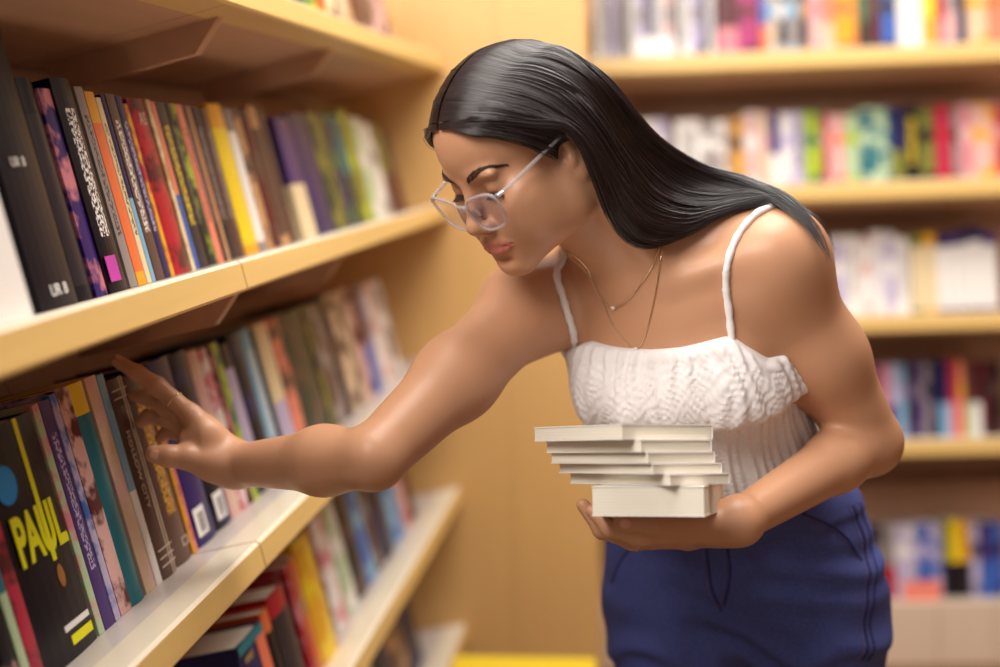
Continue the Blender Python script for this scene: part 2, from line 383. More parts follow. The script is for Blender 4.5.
middle = [
 (-2, 16, .205, 'charcoal', 'grey', 1, 0, ''), (16.5, 30, .21, 'black', 'rose', 1, 0, ''), (30.5, 38, .22, 'teal', 'mint', 3, .001, ''), (38.5, 49, .245, 'crimson', 'maroon', 1, 0, ''),
 (49.5, 100, .243, 'black', 'black', 0, .002, 'thick black box with yellow letters'), (100.5, 106, .247, 'mint', 'pink', 1, 0, ''),
 (106.5, 116, .247, 'purple', 'lilac', 0, .000, ''), (116.3, 122, .25, 'lilac', 'blue', 1, .001, ''), (122.4, 133, .252, 'rose', 'maroon', 1, 0, 'rose picture book'),
 (133.4, 147, .252, 'teal', 'yellow', 4, .002, 'teal book with a yellow top'), (147.4, 157, .252, 'beige', 'rose', 1, .000, ''), (157.4, 163.5, .25, 'sky-blue', 'white', 3, .001, ''),
 (164, 179, .24, 'brown', 'brown', 2, .004, 'brown cream-lined book by her thumb'), (179.4, 194, .236, 'brown', 'golden', 0, .002, 'dark brown book under her hand'),
 (194.3, 196.4, .22, 'golden', 'tan', 1, .001, ''), (196.6, 199, .215, 'salmon', 'red', 1, .001, ''), (199.5, 219, .24, 'indigo', 'navy', 1, .002, 'indigo book with a white barcode'),
 (219.5, 234, .238, 'black', 'navy', 1, .0, 'black book with a pale barcode'), (234.4, 243, .232, 'rose', 'beige', 1, 0, ''), (243.3, 251, .228, 'pink', 'white', 1, .000, ''), (251.3, 254.4, .228, 'maroon', 'pink', 1, 0, ''),
 (254.7, 260, .23, 'lime', 'green', 1, .000, ''), (260.3, 269, .222, 'lilac', 'charcoal', 2, 0, ''), (269.3, 280, .23, 'black', 'navy', 1, .000, ''), (280.3, 289, .23, 'sky-blue', 'white', 0, .000, ''),
 (289.3, 292, .225, 'black', 'grey', 0, 0, ''), (292.3, 304, .228, 'cream', 'lilac', 3, .000, ''), (304.3, 314, .226, 'salmon', 'brown', 1, 0, ''), (314.3, 334, .226, 'dark-green', 'brown', 1, .000, ''),
 (334.3, 338, .225, 'olive', 'black', 1, 0, ''), (338.3, 350, .222, 'brown', 'grey', 1, .000, ''), (350.3, 356, .228, 'charcoal', 'brown', 1, .0, ''), (356.3, 371, .225, 'beige', 'brown', 1, .000, ''),
 (371.3, 377, .225, 'rose', 'maroon', 1, 0, ''), (377.3, 383, .22, 'maroon', 'blue', 3, 0, ''), (383.3, 388, .215, 'lilac', 'grey', 1, 0, ''), (388.3, 397, .215, 'white', 'rose', 1, 0, ''), (397.3, 404, .21, 'grey', 'white', 1, 0, '')]
MID = left_row(2, middle, .086, 'middle', 'books on the middle left shelf')
lower = [
 (276, 297, .187, 'navy', 'navy', 2, .060, 'navy and salmon paperback'), (297.5, 304, .190, 'black', 'orange', 2, .055, ''), (304.5, 318, .196, 'charcoal', 'red', 2, .052, 'charcoal paperback with a red top'),
 (318.4, 322, .2, 'red', 'pink', 1, .035, ''), (322.3, 326, .2, 'orange', 'tan', 1, .03, ''), (326.4, 340, .205, 'golden', 'yellow', 1, .02, ''), (340.4, 350, .215, 'white', 'pink', 1, 0, ''), (350.3, 360, .215, 'mint', 'white', 1, 0, ''),
 (360.3, 370, .215, 'black', 'brown', 1, 0, ''), (370.3, 379, .21, 'blue', 'sky-blue', 1, 0, ''), (379.3, 385, .21, 'brown', 'grey', 1, 0, ''), (385.3, 396, .21, 'navy', 'black', 1, .002, ''), (396.3, 407, .212, 'sky-blue', 'blue', 1, 0, ''),
 (407.3, 413, .205, 'rose', 'red', 1, 0, ''), (413.3, 418, .20, 'maroon', 'brown', 1, 0, '')]
LOW = left_row(3, lower, .066, 'lower', 'books on the lower left shelf')
base = [(330, 345, .19, 'charcoal', 'purple', 1, .0, ''), (345.3, 362, .20, 'purple', 'grey', 1, 0, ''), (362.3, 376, .2, 'maroon', 'black', 1, 0, ''), (376.3, 390, .2, 'beige', 'grey', 1, 0, ''), (390.3, 403, .2, 'navy', 'black', 1, 0, ''), (403.3, 415, .2, 'brown', 'tan', 1, 0, ''), (415.3, 425, .195, 'charcoal', 'navy', 1, 0, '')]
BASE = left_row(4, base, .066, 'lowest', 'books on the lowest left shelf')
top = [(300, 312, .2, 'charcoal', 'green', 1, 0, ''), (312.3, 324, .21, 'green', 'lime', 1, .0, ''), (324.3, 334, .2, 'red', 'golden', 1, 0, ''), (334.3, 347, .2, 'cream', 'brown', 1, 0, ''), (347.3, 360, .2, 'beige', 'tan', 1, 0, ''), (360.3, 374, .2, 'maroon', 'brown', 1, 0, ''), (374.3, 386, .2, 'brown', 'rose', 1, 0, ''), (386.3, 398, .2, 'rose', 'maroon', 1, 0, '')]
TOP = left_row(0, top, .040, 'highest', 'books on the highest left shelf')

# back bookcase rows: (pixel from, to, height, colour, second, style)
def back_row(zi, v, rows, where, D=.14):
    for i, (a, b, H, c1, c2, st) in enumerate(rows):
        y0, y1 = bloc(a, v), bloc(b, v); t = y1 - y0 - .001
        lab = f"blurred {c1} book on the {where} back shelf, {ordinal(i)} from the left"
        book(MB, .075, y0, ZB[zi], D, t, H + (.02 if zi in (1, 2, 3) else 0), c1, c2, st, lab, f'books on the {where} back shelf')
def fill(x0, x1, cols, seed, lo, hi, H):
    R = random.Random(seed); x = x0; out = []; k = 0
    while x < x1 - lo:
        wd = R.uniform(lo, hi); c = cols[k % len(cols)] if isinstance(cols, list) else cols; k += 1
        out.append((x + .3, min(x + wd, x1), H + R.uniform(-.012, .012), c[0], c[1], c[2])); x += wd
    return out
rowA = fill(597, 622, [('white', 'grey', 0), ('grey', 'charcoal', 0), ('lilac', 'charcoal', 0)], 1, 6, 9, .19) + fill(622, 720, [('grey', 'black', 0), ('white', 'charcoal', 0), ('lilac', 'grey', 1), ('charcoal', 'lilac', 0), ('white', 'purple', 0), ('rose', 'grey', 1)], 2, 6, 11, .19)
rowA += [(722.3, 744, .19, 'maroon', 'pink', 3), (744.3, 766, .19, 'magenta', 'maroon', 1), (766.3, 774, .19, 'blue', 'orange', 3), (774.3, 783, .19, 'beige', 'sky-blue', 1), (783.3, 793, .19, 'charcoal', 'white', 1), (793.3, 806, .19, 'grey', 'sky-blue', 1), (806.3, 816, .18, 'charcoal', 'tan', 1), (816.3, 830, .19, 'rose', 'pink', 1), (830.3, 842, .19, 'salmon', 'beige', 3), (842.3, 866, .2, 'golden', 'orange', 1), (866.3, 876, .19, 'green', 'dark-green', 3), (876.3, 890, .19, 'maroon', 'brown', 1), (890.3, 906, .19, 'blue', 'charcoal', 1), (907.3, 933, .2, 'white', 'cream', 2), (933.3, 947, .2, 'yellow', 'golden', 3), (947.3, 957, .19, 'crimson', 'pink', 3), (957.3, 968, .19, 'rose', 'grey', 1), (968.3, 978, .19, 'navy', 'charcoal', 1), (978.3, 1000, .19, 'beige', 'golden', 1), (1000.3, 1016, .19, 'salmon', 'orange', 1)]
back_row(0, 42, rowA, 'top')
rowB = [(627, 645, .17, 'sky-blue', 'white', 1), (645.3, 672, .175, 'white', 'lilac', 1), (672.3, 680, .16, 'grey', 'brown', 1), (680.3, 706, .17, 'white', 'charcoal', 0), (706.3, 732, .165, 'grey', 'white', 1), (732.3, 741, .17, 'tan', 'brown', 1), (741.3, 750, .17, 'golden', 'brown', 1), (750.3, 764, .185, 'rose', 'white', 1), (764.3, 776, .185, 'beige', 'rose', 1), (776.3, 787, .18, 'purple', 'white', 3), (787.3, 800, .18, 'white', 'lilac', 1), (800.3, 811, .18, 'lilac', 'charcoal', 0), (811.3, 830, .185, 'lime', 'green', 1), (830.3, 837, .17, 'crimson', 'pink', 1), (837.3, 854, .17, 'rose', 'salmon', 1), (854.3, 868, .17, 'mint', 'lime', 1), (868.3, 900, .185, 'teal', 'mint', 1), (900.3, 915, .18, 'navy', 'olive', 3), (915.3, 930, .185, 'black', 'yellow', 0), (930.3, 946, .18, 'olive', 'black', 1), (946.3, 963, .185, 'crimson', 'red', 1), (963.3, 971, .17, 'grey', 'charcoal', 1), (971.3, 984, .185, 'pink', 'rose', 1), (984.3, 1008, .185, 'rose', 'golden', 1), (1008.3, 1020, .185, 'crimson', 'pink', 1)]
back_row(1, 170, rowB, 'second')
rowC = fill(786, 922, [('white', 'lilac', 0), ('lilac', 'white', 1), ('white', 'grey', 0), ('white', 'rose', 1)], 3, 9, 15, .195) + [(922.3, 935, .195, 'cream', 'olive', 2), (935.3, 948, .195, 'cream', 'golden', 2)] + fill(948, 1016, [('white', 'navy', 2), ('white', 'purple', 2), ('white', 'navy', 2)], 4, 10, 15, .20)
back_row(2, 303, rowC, 'third')
rowD = [(606, 628, .18, 'lime', 'green', 1), (868, 881, .18, 'charcoal', 'tan', 1), (881.3, 889, .18, 'purple', 'pink', 1), (889.3, 899, .175, 'pink', 'magenta', 3), (899.3, 907, .18, 'lilac', 'purple', 3), (907.3, 916, .175, 'sky-blue', 'lilac', 1), (916.3, 925, .185, 'charcoal', 'purple', 1), (925.3, 934, .18, 'purple', 'grey', 1), (934.3, 942, .18, 'grey', 'navy', 1), (942.3, 950, .185, 'navy', 'black', 1), (950.3, 960, .18, 'navy', 'sky-blue', 3), (960.3, 969, .185, 'crimson', 'pink', 3), (969.3, 977, .18, 'salmon', 'golden', 1), (977.3, 984, .175, 'brown', 'mint', 3), (984.3, 993, .18, 'maroon', 'white', 3), (993.3, 1003, .18, 'maroon', 'charcoal', 1), (1003.3, 1014, .18, 'black', 'brown', 1)]
back_row(3, 432, rowD, 'fourth')
rowE = [(872, 884, .2, 'navy', 'charcoal', 1), (884.3, 893, .2, 'charcoal', 'grey', 1), (893.3, 905, .19, 'grey', 'red', 3), (905.3, 926, .195, 'lilac', 'white', 1), (926.3, 953, .2, 'blue', 'lilac', 1), (953.3, 961, .205, 'olive', 'charcoal', 3), (961.3, 972, .205, 'yellow', 'black', 3), (972.3, 982, .205, 'golden', 'charcoal', 3), (982.3, 992, .2, 'lilac', 'charcoal', 1), (992.3, 1003, .2, 'purple', 'blue', 3), (1003.3, 1016, .2, 'blue', 'navy', 1)]
back_row(4, 580, rowE, 'lowest')

# printed details that can be made out on the nearest books
def find(rows, word): return next(x for x in rows if word in x[0]['label'])
def ink(name, c): return newmat('ink_' + name, lin(c), .5, .3)
I_Y, I_W, I_B, I_C, I_G, I_K, I_M = ink('yellow', (226, 224, 20)), ink('white', (232, 228, 226)), ink('blue', (20, 140, 220)), ink('cream', (214, 190, 170)), ink('gold', (190, 160, 90)), ink('black', (24, 22, 26)), ink('magenta', (186, 60, 160))
I_T, I_S = ink('teal', (40, 120, 130)), ink('salmon', (226, 116, 84))
XS = .0003
def decal(bk, name, y0, y1, z0, z1, mat, x=XS):
    r, t, H = bk; bm = bmesh.new(); box(bm, x - .0004, x + .0003, y0 * t, y1 * t, z0 * H, z1 * H)
    return from_bm(name, bm, mat, r)
def across_text(bk, body, size, y, z, mat, sx=1.0, bold=0.0, x=XS):
    r, t, H = bk
    return text_mesh('title', body, size, mat, r, Matrix(((0, 0, 1, x), (1, 0, 0, y * t), (0, 1, 0, z * H), (0, 0, 0, 1))), sx=sx, bold=bold)
def down_text(bk, body, size, y, z, mat, sx=1.0, bold=0.0, x=XS):
    r, t, H = bk
    return text_mesh('title', body, size, mat, r, Matrix(((0, 0, 1, x), (0, 1, 0, y * t), (-1, 0, 0, z * H), (0, 0, 0, 1))), sx=sx, bold=bold)
def barcode(bk, y0, y1, z0, z1):
    o = decal(bk, 'barcode_sticker', y0, y1, z0, z1, I_W); r, t, H = bk
    bm = bmesh.new(); R = random.Random(2); z = z0 + .12 * (z1 - z0)
    while z < z1 - .2 * (z1 - z0):
        h = R.uniform(.0006, .0018); box(bm, XS + .0002, XS + .0005, (y0 + .3 * (y1 - y0)) * t, (y1 - .15 * (y1 - y0)) * t, z * H, z * H + h); z += (h + R.uniform(.0007, .0016)) / H
    from_bm('barcode', bm, I_K, o)
b = find(MID, 'thick black box')
bm = bmesh.new(); bmesh.ops.create_circle(bm, cap_ends=True, radius=.019, segments=32, matrix=Matrix.Translation((XS + .0003, .20 * b[1], .77 * b[2])) @ Matrix.Rotation(math.pi / 2, 4, 'Y')); from_bm('blue_disc', bm, I_B, b[0])
across_text(b, 'PAUL', .066, .52, .53, I_Y, sx=.58, bold=.0022)
decal(b, 'yellow_stripe', .60, .67, .40, 1.0, I_Y)
bm = bmesh.new(); bmesh.ops.create_icosphere(bm, subdivisions=2, radius=.008, matrix=Matrix.Translation((XS, .66 * b[1], .33 * b[2])) @ Matrix.Diagonal((.05, .8, 1.5, 1))); from_bm('printed_figure', bm, ink('rust', (160, 104, 52)), b[0])
decal(b, 'white_line', .45, .93, .115, .14, I_W); decal(b, 'yellow_line', .52, .93, .05, .09, I_Y)
b = find(UP, 'magenta'); decal(b, 'magenta_sticker', .05, .62, .05, .17, I_M)
b = find(UP, 'slim red') if any('slim red' in x[0]['label'] for x in UP) else find(UP, 'red book'); across_text(b, 'AS', .022, .5, .88, I_C, sx=.8)
b = find(UP, 'tall black'); across_text(b, 'UR 8', .016, .5, .06, I_W); across_text(b, 'UR 8', .013, .4, .5, I_W)
b = find(MID, 'brown cream-lined')
for y in (.60, .78): decal(b, 'cream_line', y, y + .05, .0, 1.0, I_C)
for z in (.06, .10, .14, .90, .94): decal(b, 'cream_line', .02, .98, z, z + .006, I_C)
down_text(b, 'HOLLOW CITY', .011, .26, .55, I_C, sx=1.25)
b = find(MID, 'dark brown book under')
for a in ((.55, .92, .075, .080), (.55, .92, .115, .120), (.55, .59, .075, .12), (.88, .92, .075, .12)): decal(b, 'emblem', *a, I_C)
b = find(MID, 'white barcode'); barcode(b, .12, .62, .05, .20)
b = find(MID, 'pale barcode'); barcode(b, .12, .72, .05, .20)
b = find(LOW, 'navy and salmon')
decal(b, 'teal_band', .0, 1.0, .93, 1.0, I_T, XS); decal(b, 'salmon_panel', .66, 1.0, .0, .93, I_S); down = across_text(b, 'HERBERT', .0125, .31, .87, I_G, sx=.62)
# ---------------------------------------------------------------- the woman: one smooth surface from blended volumes
HR = MW @ np.array([[0.5643, -0.6986, -0.4399], [0.0588, 0.5655, -0.8227], [-0.8235, -0.4383, -0.3602]])   # columns: her left, forward, up
H0 = CPOS + MW @ np.array([0.0371, -0.1887, 1.3573])
def Hd(x, y, z): return H0 + HR @ (np.array([x, y, z], float) / 1000)
def toH(p): return (p - H0) @ HR * 1000
def unit(v): return v / np.linalg.norm(v)
TP = P(743, 600, 1.62)                                     # between the hip joints
TU = MW @ unit(np.array([-.271, -.888, -.373]))
TL = MW @ np.array([.906, -.10, -.42]); TL = unit(TL - TU * (TL @ TU)); TF = MW @ np.cross(MW.T @ TL, MW.T @ TU)
TR = np.stack([TL, TF, TU], 1)
def T(l, f, u): return TP + TR @ np.array([l, f, u], float)
def toT(p): return (p - TP) @ TR
PU = unit(np.array([0, 0, 1.]) * .75 + TU * .25)
PL = MW @ np.array([.965, -.05, -.26]); PL = unit(PL - PU * (PL @ PU)); PF = MW @ np.cross(MW.T @ PL, MW.T @ PU)
PR = np.stack([PL, PF, PU], 1)
def V(l, f, u): return TP + PR @ np.array([l, f, u], float)
def toV(p): return (p - TP) @ PR

class Cone:
    def __init__(s, a, b, r1, r2, k=.01, op='u'):
        s.a, s.b, s.r1, s.r2, s.k, s.op = np.asarray(a, float), np.asarray(b, float), r1, r2, k, op
        s.c = (s.a + s.b) / 2; s.rad = np.linalg.norm(s.b - s.a) / 2 + max(r1, r2); s.ba = s.b - s.a; s.l2 = s.ba @ s.ba + 1e-12
    def __call__(s, p):
        pa = p - s.a; h = np.clip(pa @ s.ba / s.l2, 0, 1)
        return np.linalg.norm(pa - h[:, None] * s.ba, axis=1) - (s.r1 + (s.r2 - s.r1) * h)
class Ell:
    def __init__(s, c, r, R=None, k=.01, op='u'):
        s.c, s.r, s.R, s.k, s.op = np.asarray(c, float), np.asarray(r, float), R, k, op; s.rad = max(r)
    def __call__(s, p):
        q = p - s.c
        if s.R is not None: q = q @ s.R
        k0 = np.linalg.norm(q / s.r, axis=1); k1 = np.linalg.norm(q / s.r ** 2, axis=1)
        return k0 * (k0 - 1) / (k1 + 1e-9)
def evaluate(prims, p):
    """smooth union / cut of the volumes, in order, at points p"""
    d = np.full(len(p), 1.0)
    c = p.mean(0); br = np.sqrt(((p - c) ** 2).sum(1).max())
    for s in prims:
        if np.linalg.norm(s.c - c) > s.rad + br + s.k * 1.5 + .035: continue
        e = s(p)
        if s.op == 'u':
            h = np.clip(.5 + .5 * (d - e) / s.k, 0, 1); d = d + (e - d) * h - s.k * h * (1 - h)
        else:
            h = np.clip(.5 - .5 * (d + e) / s.k, 0, 1); d = d + (-e - d) * h + s.k * h * (1 - h)
    return d
def surface_net(fn, lo, hi, h, N=26):
    """mesh of the zero level of fn inside the box, block by block"""
    lo = np.asarray(lo, float); dim = np.ceil((np.asarray(hi) - lo) / h).astype(int)
    nb = -(-dim // N); key = np.array([1, 1 << 20, 1 << 40], np.int64)
    allV, allK, allQ = [], [], []
    g = np.stack(np.meshgrid(*[np.arange(N + 1)] * 3, indexing='ij'), -1)
    corners = np.array([[i, j, k] for i in (0, 1) for j in (0, 1) for k in (0, 1)])
    cedge = [(a, b) for a in range(8) for b in range(a + 1, 8) if np.abs(corners[a] - corners[b]).sum() == 1]
    halfd = N * h * .5 * 1.7321
    cen = np.stack(np.meshgrid(*[np.arange(n) for n in nb], indexing='ij'), -1).reshape(-1, 3)
    for b in cen:
        base = b * N
        p0 = lo + base * h
        probe = p0 + N * h * np.array([[.5, .5, .5], [.1, .1, .1], [.9, .1, .1], [.1, .9, .1], [.9, .9, .1], [.1, .1, .9], [.9, .1, .9], [.1, .9, .9], [.9, .9, .9]])
        dp = fn(probe)
        if np.abs(dp[0]) > halfd * 1.7 and (np.sign(dp) == np.sign(dp[0])).all(): continue
        D = fn((p0 + g.reshape(-1, 3) * h)).reshape(N + 1, N + 1, N + 1)
        S = D < 0
        if S.all() or not S.any(): continue
        cs = np.stack([S[c[0]:N + c[0], c[1]:N + c[1], c[2]:N + c[2]] for c in corners]); cnt = cs.sum(0)
        I = np.argwhere((cnt > 0) & (cnt < 8))
        if not len(I): continue
        dv = np.stack([D[I[:, 0] + c[0], I[:, 1] + c[1], I[:, 2] + c[2]] for c in corners], 1)
        acc = np.zeros((len(I), 3)); m = np.zeros(len(I))
        for a, c in cedge:
            x = (dv[:, a] < 0) != (dv[:, c] < 0); t = np.where(x, dv[:, a] / np.where(x, dv[:, a] - dv[:, c], 1), 0)
            acc += x[:, None] * (corners[a] + t[:, None] * (corners[c] - corners[a])); m += x
        allV.append(p0 + (I + acc / m[:, None]) * h); allK.append((I + base) @ key)
        for ax in range(3):
            e1, e2 = [(1, 2), (2, 0), (0, 1)][ax]
            sl0 = [slice(0, N)] * 3; sl1 = [slice(0, N)] * 3; sl1[ax] = slice(1, N + 1)
            A, B = S[tuple(sl0)], S[tuple(sl1)]
            J = np.argwhere(A != B)
            if not len(J): continue
            flip = A[J[:, 0], J[:, 1], J[:, 2]]
            u1 = np.zeros(3, int); u1[e1] = 1; u2 = np.zeros(3, int); u2[e2] = 1
            G = J + base
            q = np.stack([(G - u1 - u2) @ key, (G - u2) @ key, G @ key, (G - u1) @ key], 1)
            q[~flip] = q[~flip][:, ::-1]
            allQ.append(q)
    Vv = np.concatenate(allV); K = np.concatenate(allK); Qd = np.concatenate(allQ)
    o = np.argsort(K); Ks = K[o]
    idx = np.clip(np.searchsorted(Ks, Qd), 0, len(Ks) - 1); ok = (Ks[idx] == Qd).all(1)
    return Vv[o], idx[ok]
def grad(fn, p, e=.0006):
    g = np.stack([fn(p + np.eye(3)[i] * e) - fn(p - np.eye(3)[i] * e) for i in range(3)], 1)
    return g / (np.linalg.norm(g, axis=1)[:, None] + 1e-12)
def snap(fn, p, off=0.0, it=6):
    p = np.array(p, float)
    for _ in range(it): p = p - grad(fn, p) * (fn(p) - off)[:, None] * .9
    return p
def ray(fn, u, v, off=0.0, d0=.9, d1=2.2):
    """first point of the surface (grown by off) seen at the pixel; the nearest miss if none"""
    a = P(u, v, 1.0) - CPOS; d = d0; best = (9, d0)
    for _ in range(400):
        s = float(fn((CPOS + a * d)[None])[0]) - off
        if s < best[0]: best = (s, d)
        if s < .0003: break
        d += min(max(s * .6, .0004), .02)
        if d > d1: break
    return CPOS + a * best[1]

rc = Cone
def both(f): return [f(1), f(-1)]
def Hr(s): return s / 1000
HEAD = []
def he(x, y, z, rx, ry, rz, k=10, op='u', R=None): HEAD.append(Ell(Hd(x, y, z), (rx / 1000, ry / 1000, rz / 1000), HR if R is None else HR @ R, k / 1000, op))
def hc(a, b, r1, r2, k=8, op='u'): HEAD.append(Cone(Hd(*a), Hd(*b), r1 / 1000, r2 / 1000, k / 1000, op))
def rotm(ax, deg): return np.array(Matrix.Rotation(math.radians(deg), 3, ax))
# skull, forehead, jaw
he(0, 3, 48, 67, 89, 80)
he(0, 42, 50, 55, 50, 52, 20)
he(0, 40, -22, 54, 46, 58, 25)
for s in (1, -1):
    hc((s * 50, 14, -50), (s * 12, 73, -80), 13, 13, 22)
    hc((s * 58, 8, -8), (s * 50, 14, -52), 13, 13, 18)
    he(s * 43, 60, -8, 22, 22, 20, 22)
    he(s * 36, 56, -34, 28, 30, 34, 24)
    he(s * 47, 30, -42, 16, 30, 26, 22)
he(0, 79, -80, 17, 14, 13, 16)
he(0, 70, -53, 32, 22, 28, 20)
for s in (1, -1):
    he(s * 26, 83, 29, 22, 9, 7, 12)
    he(s * 33, 98.5, 12, 18, 13, 11, 14, 'cut')
# nose
hc((0, 87, 20), (0, 104, -18), 6, 7.5, 11)
he(0, 104, -22.5, 9, 9.5, 8.5, 6)
for s in (1, -1):
    he(s * 11.5, 94, -26, 6.5, 9, 7, 5)
hc((0, 100, -29), (0, 93, -36), 4.5, 4, 5)
for s in (1, -1): he(s * 6, 97, -32.5, 3.2, 5, 3.0, 2.5, 'cut')
# mouth: lips laid on the face, the seam cut between them
def face_y(x, z):
    y = 130.0
    for _ in range(60):
        d = float(evaluate(HEAD, Hd(x, y, z)[None])[0]) * 1000
        if d < .05: break
        y -= min(d * .8, 6)
    return y
def lip_pts(zs_, r_):
    xs_ = (-27, -19, -10, 0, 10, 19, 27)
    return [((x, face_y(x, z) - r * .30, z), r) for x, z, r in zip(xs_, zs_, r_)]
UP_ = lip_pts((-50.2, -48.2, -46.6, -47.0, -46.6, -48.2, -50.2), (1.6, 3.0, 4.1, 4.3, 4.1, 3.0, 1.6))
LO_ = lip_pts((-51.4, -54.6, -56.6, -57.2, -56.6, -54.6, -51.4), (1.6, 3.6, 4.9, 5.4, 4.9, 3.6, 1.6))
SE_ = [(-29, face_y(-29, -50.6), -50.6), (-15, face_y(-15, -51.6) + 3.2, -51.6), (0, face_y(0, -52) + 4.2, -52), (15, face_y(15, -51.6) + 3.2, -51.6), (29, face_y(29, -50.6), -50.6)]
UL = [(a[0], b[0], a[1], b[1]) for a, b in zip(UP_, UP_[1:])]
LL = [(a[0], b[0], a[1], b[1]) for a, b in zip(LO_, LO_[1:])]
for a, b, r1, r2 in UL: hc(a, b, r1, r2, 5)
for a, b, r1, r2 in LL: hc(a, b, r1, r2, 4)
for a, b in zip(SE_, SE_[1:]): hc(a, b, .9, .9, 2.2, 'cut')
he(0, 93.5, -69, 15, 6, 4, 9, 'cut')
# lids over the eyeballs, a narrow downcast opening
for s in (1, -1):
    he(s * 32, 73, 13.5, 14.2, 14.2, 14.2, 4)
    he(s * 32.5, 89, 5.4, 12.5, 7, 1.9, 2.2, 'cut', rotm('Y', s * -5))
# ears
for s in (1, -1):
    Re = rotm('Z', s * 24) @ rotm('X', -8)
    he(s * 74, -10, 8, 6, 17, 31, 5, 'u', Re)
    he(s * 70, -1, -17, 5.5, 8, 10, 6, 'u', Re)
    he(s * 80, -7, 10, 6, 9, 18, 4, 'cut', Re)
    he(s * 72, 5, -2, 4, 5, 7, 4)

ARM_SL, ARM_EL, ARM_WL = T(.130, .0, .458), P(868, 442, 1.47), P(738, 521, 1.32)
ARM_SR, ARM_ER, ARM_WR = MW @ np.array([.033, -.03, 1.475]) + CPOS, P(374, 458, 1.29), P(236, 465, 1.42)
TORSO = [
    Ell(T(0, -.03, .04), (.118, .075, .10), TR, .03), Ell(T(0, -.012, .17), (.113, .076, .15), TR, .05),
    Ell(T(.006, 0, .32), (.116, .086, .17), TR, .05), Ell(T(.004, .012, .41), (.124, .070, .10), TR, .05),
    Ell(T(.062, .054, .350), (.050, .044, .052), TR, .04), Ell(T(-.050, .054, .350), (.048, .044, .052), TR, .04),
    Cone(T(-.12, -.005, .452), T(.12, -.005, .452), .045, .045, .04),
]
NECK = [
    Cone(T(0, -.012, .45), Hd(0, -14, -34), .054, .050, .035),
    Cone(T(.012, -.025, .53), T(.14, -.015, .478), .034, .034, .035), Cone(T(-.012, -.025, .53), T(-.13, -.01, .470), .034, .034, .035),
    Cone(T(.022, .058, .478), T(.135, .028, .492), .008, .009, .022), Cone(T(-.022, .058, .478), T(-.125, .034, .480), .008, .009, .022),
    Cone(Hd(60, -8, -24), T(.022, .046, .478), .013, .009, .022), Cone(Hd(-60, -8, -24), T(-.022, .046, .478), .013, .009, .022),
]
ARMS = [
    Ell(ARM_SL + TU * .004, (.053, .054, .054), TR, .035), Cone(ARM_SL, ARM_SL * .5 + ARM_EL * .5, .050, .0455, .03), Cone(ARM_SL * .5 + ARM_EL * .5, ARM_EL, .0455, .039, .03),
    Cone(ARM_EL, ARM_EL * .72 + ARM_WL * .28, .035, .0335, .015), Cone(ARM_EL * .72 + ARM_WL * .28, ARM_WL, .0335, .0225, .015),
    Ell(ARM_SR, (.054, .054, .056), TR, .035), Cone(ARM_SR, ARM_SR * .5 + ARM_ER * .5, .047, .0425, .03), Cone(ARM_SR * .5 + ARM_ER * .5, ARM_ER, .0425, .0325, .03),
    Cone(ARM_ER, ARM_ER * .66 + ARM_WR * .34, .0315, .0345, .012), Cone(ARM_ER * .66 + ARM_WR * .34, ARM_WR, .0345, .0230, .02),
]
HANDS = []
def chain(pts, rs, k=.006):
    pts = [P(*p) for p in pts]
    for i in range(len(pts) - 1): HANDS.append(Cone(pts[i], pts[i + 1], rs[i], rs[i + 1], k))
# right hand, reaching between the shelves
WR = (236, 465, 1.42)
chain([WR, (191, 415, 1.418)], [.022, .0125], .012); chain([WR, (191, 424, 1.434)], [.021, .0125], .012)
chain([WR, (192, 430, 1.448)], [.021, .012], .012); chain([WR, (198, 440, 1.462)], [.020, .011], .012)
chain([WR, (213, 463, 1.41), (188, 457, 1.398)], [.021, .019, .0145], .012)
chain([(205, 436, 1.415), (188, 440, 1.415)], [.020, .012], .012)
chain([(191, 415, 1.418), (157, 386, 1.421), (137, 373, 1.425), (117, 361, 1.43)], [.0115, .0102, .0090, .0072])          # index finger
chain([(191, 424, 1.434), (163, 404, 1.440), (147, 397, 1.447), (134, 396, 1.453)], [.0112, .0100, .0088, .0072])        # middle finger
chain([(192, 430, 1.448), (165, 418, 1.452), (150, 416, 1.458), (141, 422, 1.462)], [.0108, .0096, .0085, .0070])        # ring finger
chain([(198, 440, 1.462), (178, 432, 1.464), (167, 432, 1.468), (160, 438, 1.470)], [.0095, .0085, .0075, .0062])        # little finger
chain([(188, 457, 1.398), (168, 456, 1.390), (154, 454, 1.386)], [.0135, .0118, .0100])                                    # thumb
# left hand, palm up under the books
WL = (738, 521, 1.32)
chain([WL, (688, 533, 1.3)], [.022, .0125], .012); chain([WL, (686, 537, 1.323)], [.021, .0125], .012)
chain([WL, (688, 539, 1.345)], [.021, .012], .012); chain([WL, (694, 539, 1.365)], [.020, .011], .012)
chain([WL, (715, 524, 1.323), (690, 524, 1.297)], [.021, .017, .0125], .012)
chain([(688, 533, 1.3), (640, 537, 1.29), (611, 529, 1.29), (592, 511, 1.295)], [.0112, .0098, .0088, .0070])
chain([(686, 537, 1.323), (632, 540, 1.317), (602, 530, 1.32), (583, 505, 1.325)], [.0112, .0100, .0090, .0072])
chain([(688, 539, 1.345), (636, 541, 1.345), (606, 531, 1.347), (588, 510, 1.35)], [.0108, .0096, .0086, .0070])
chain([(694, 539, 1.365), (652, 541, 1.37), (628, 532, 1.373), (612, 516, 1.375)], [.0095, .0085, .0076, .0062])
chain([(690, 524, 1.297), (655, 526, 1.283), (622, 523, 1.277)], [.0115, .0102, .0085])
BODY = TORSO + NECK + HEAD + ARMS + HANDS
def body(p): return evaluate(BODY, p)
def torso(p): return evaluate(TORSO, p)
def headneck(p): return evaluate(HEAD + NECK + TORSO + ARMS[:3], p)

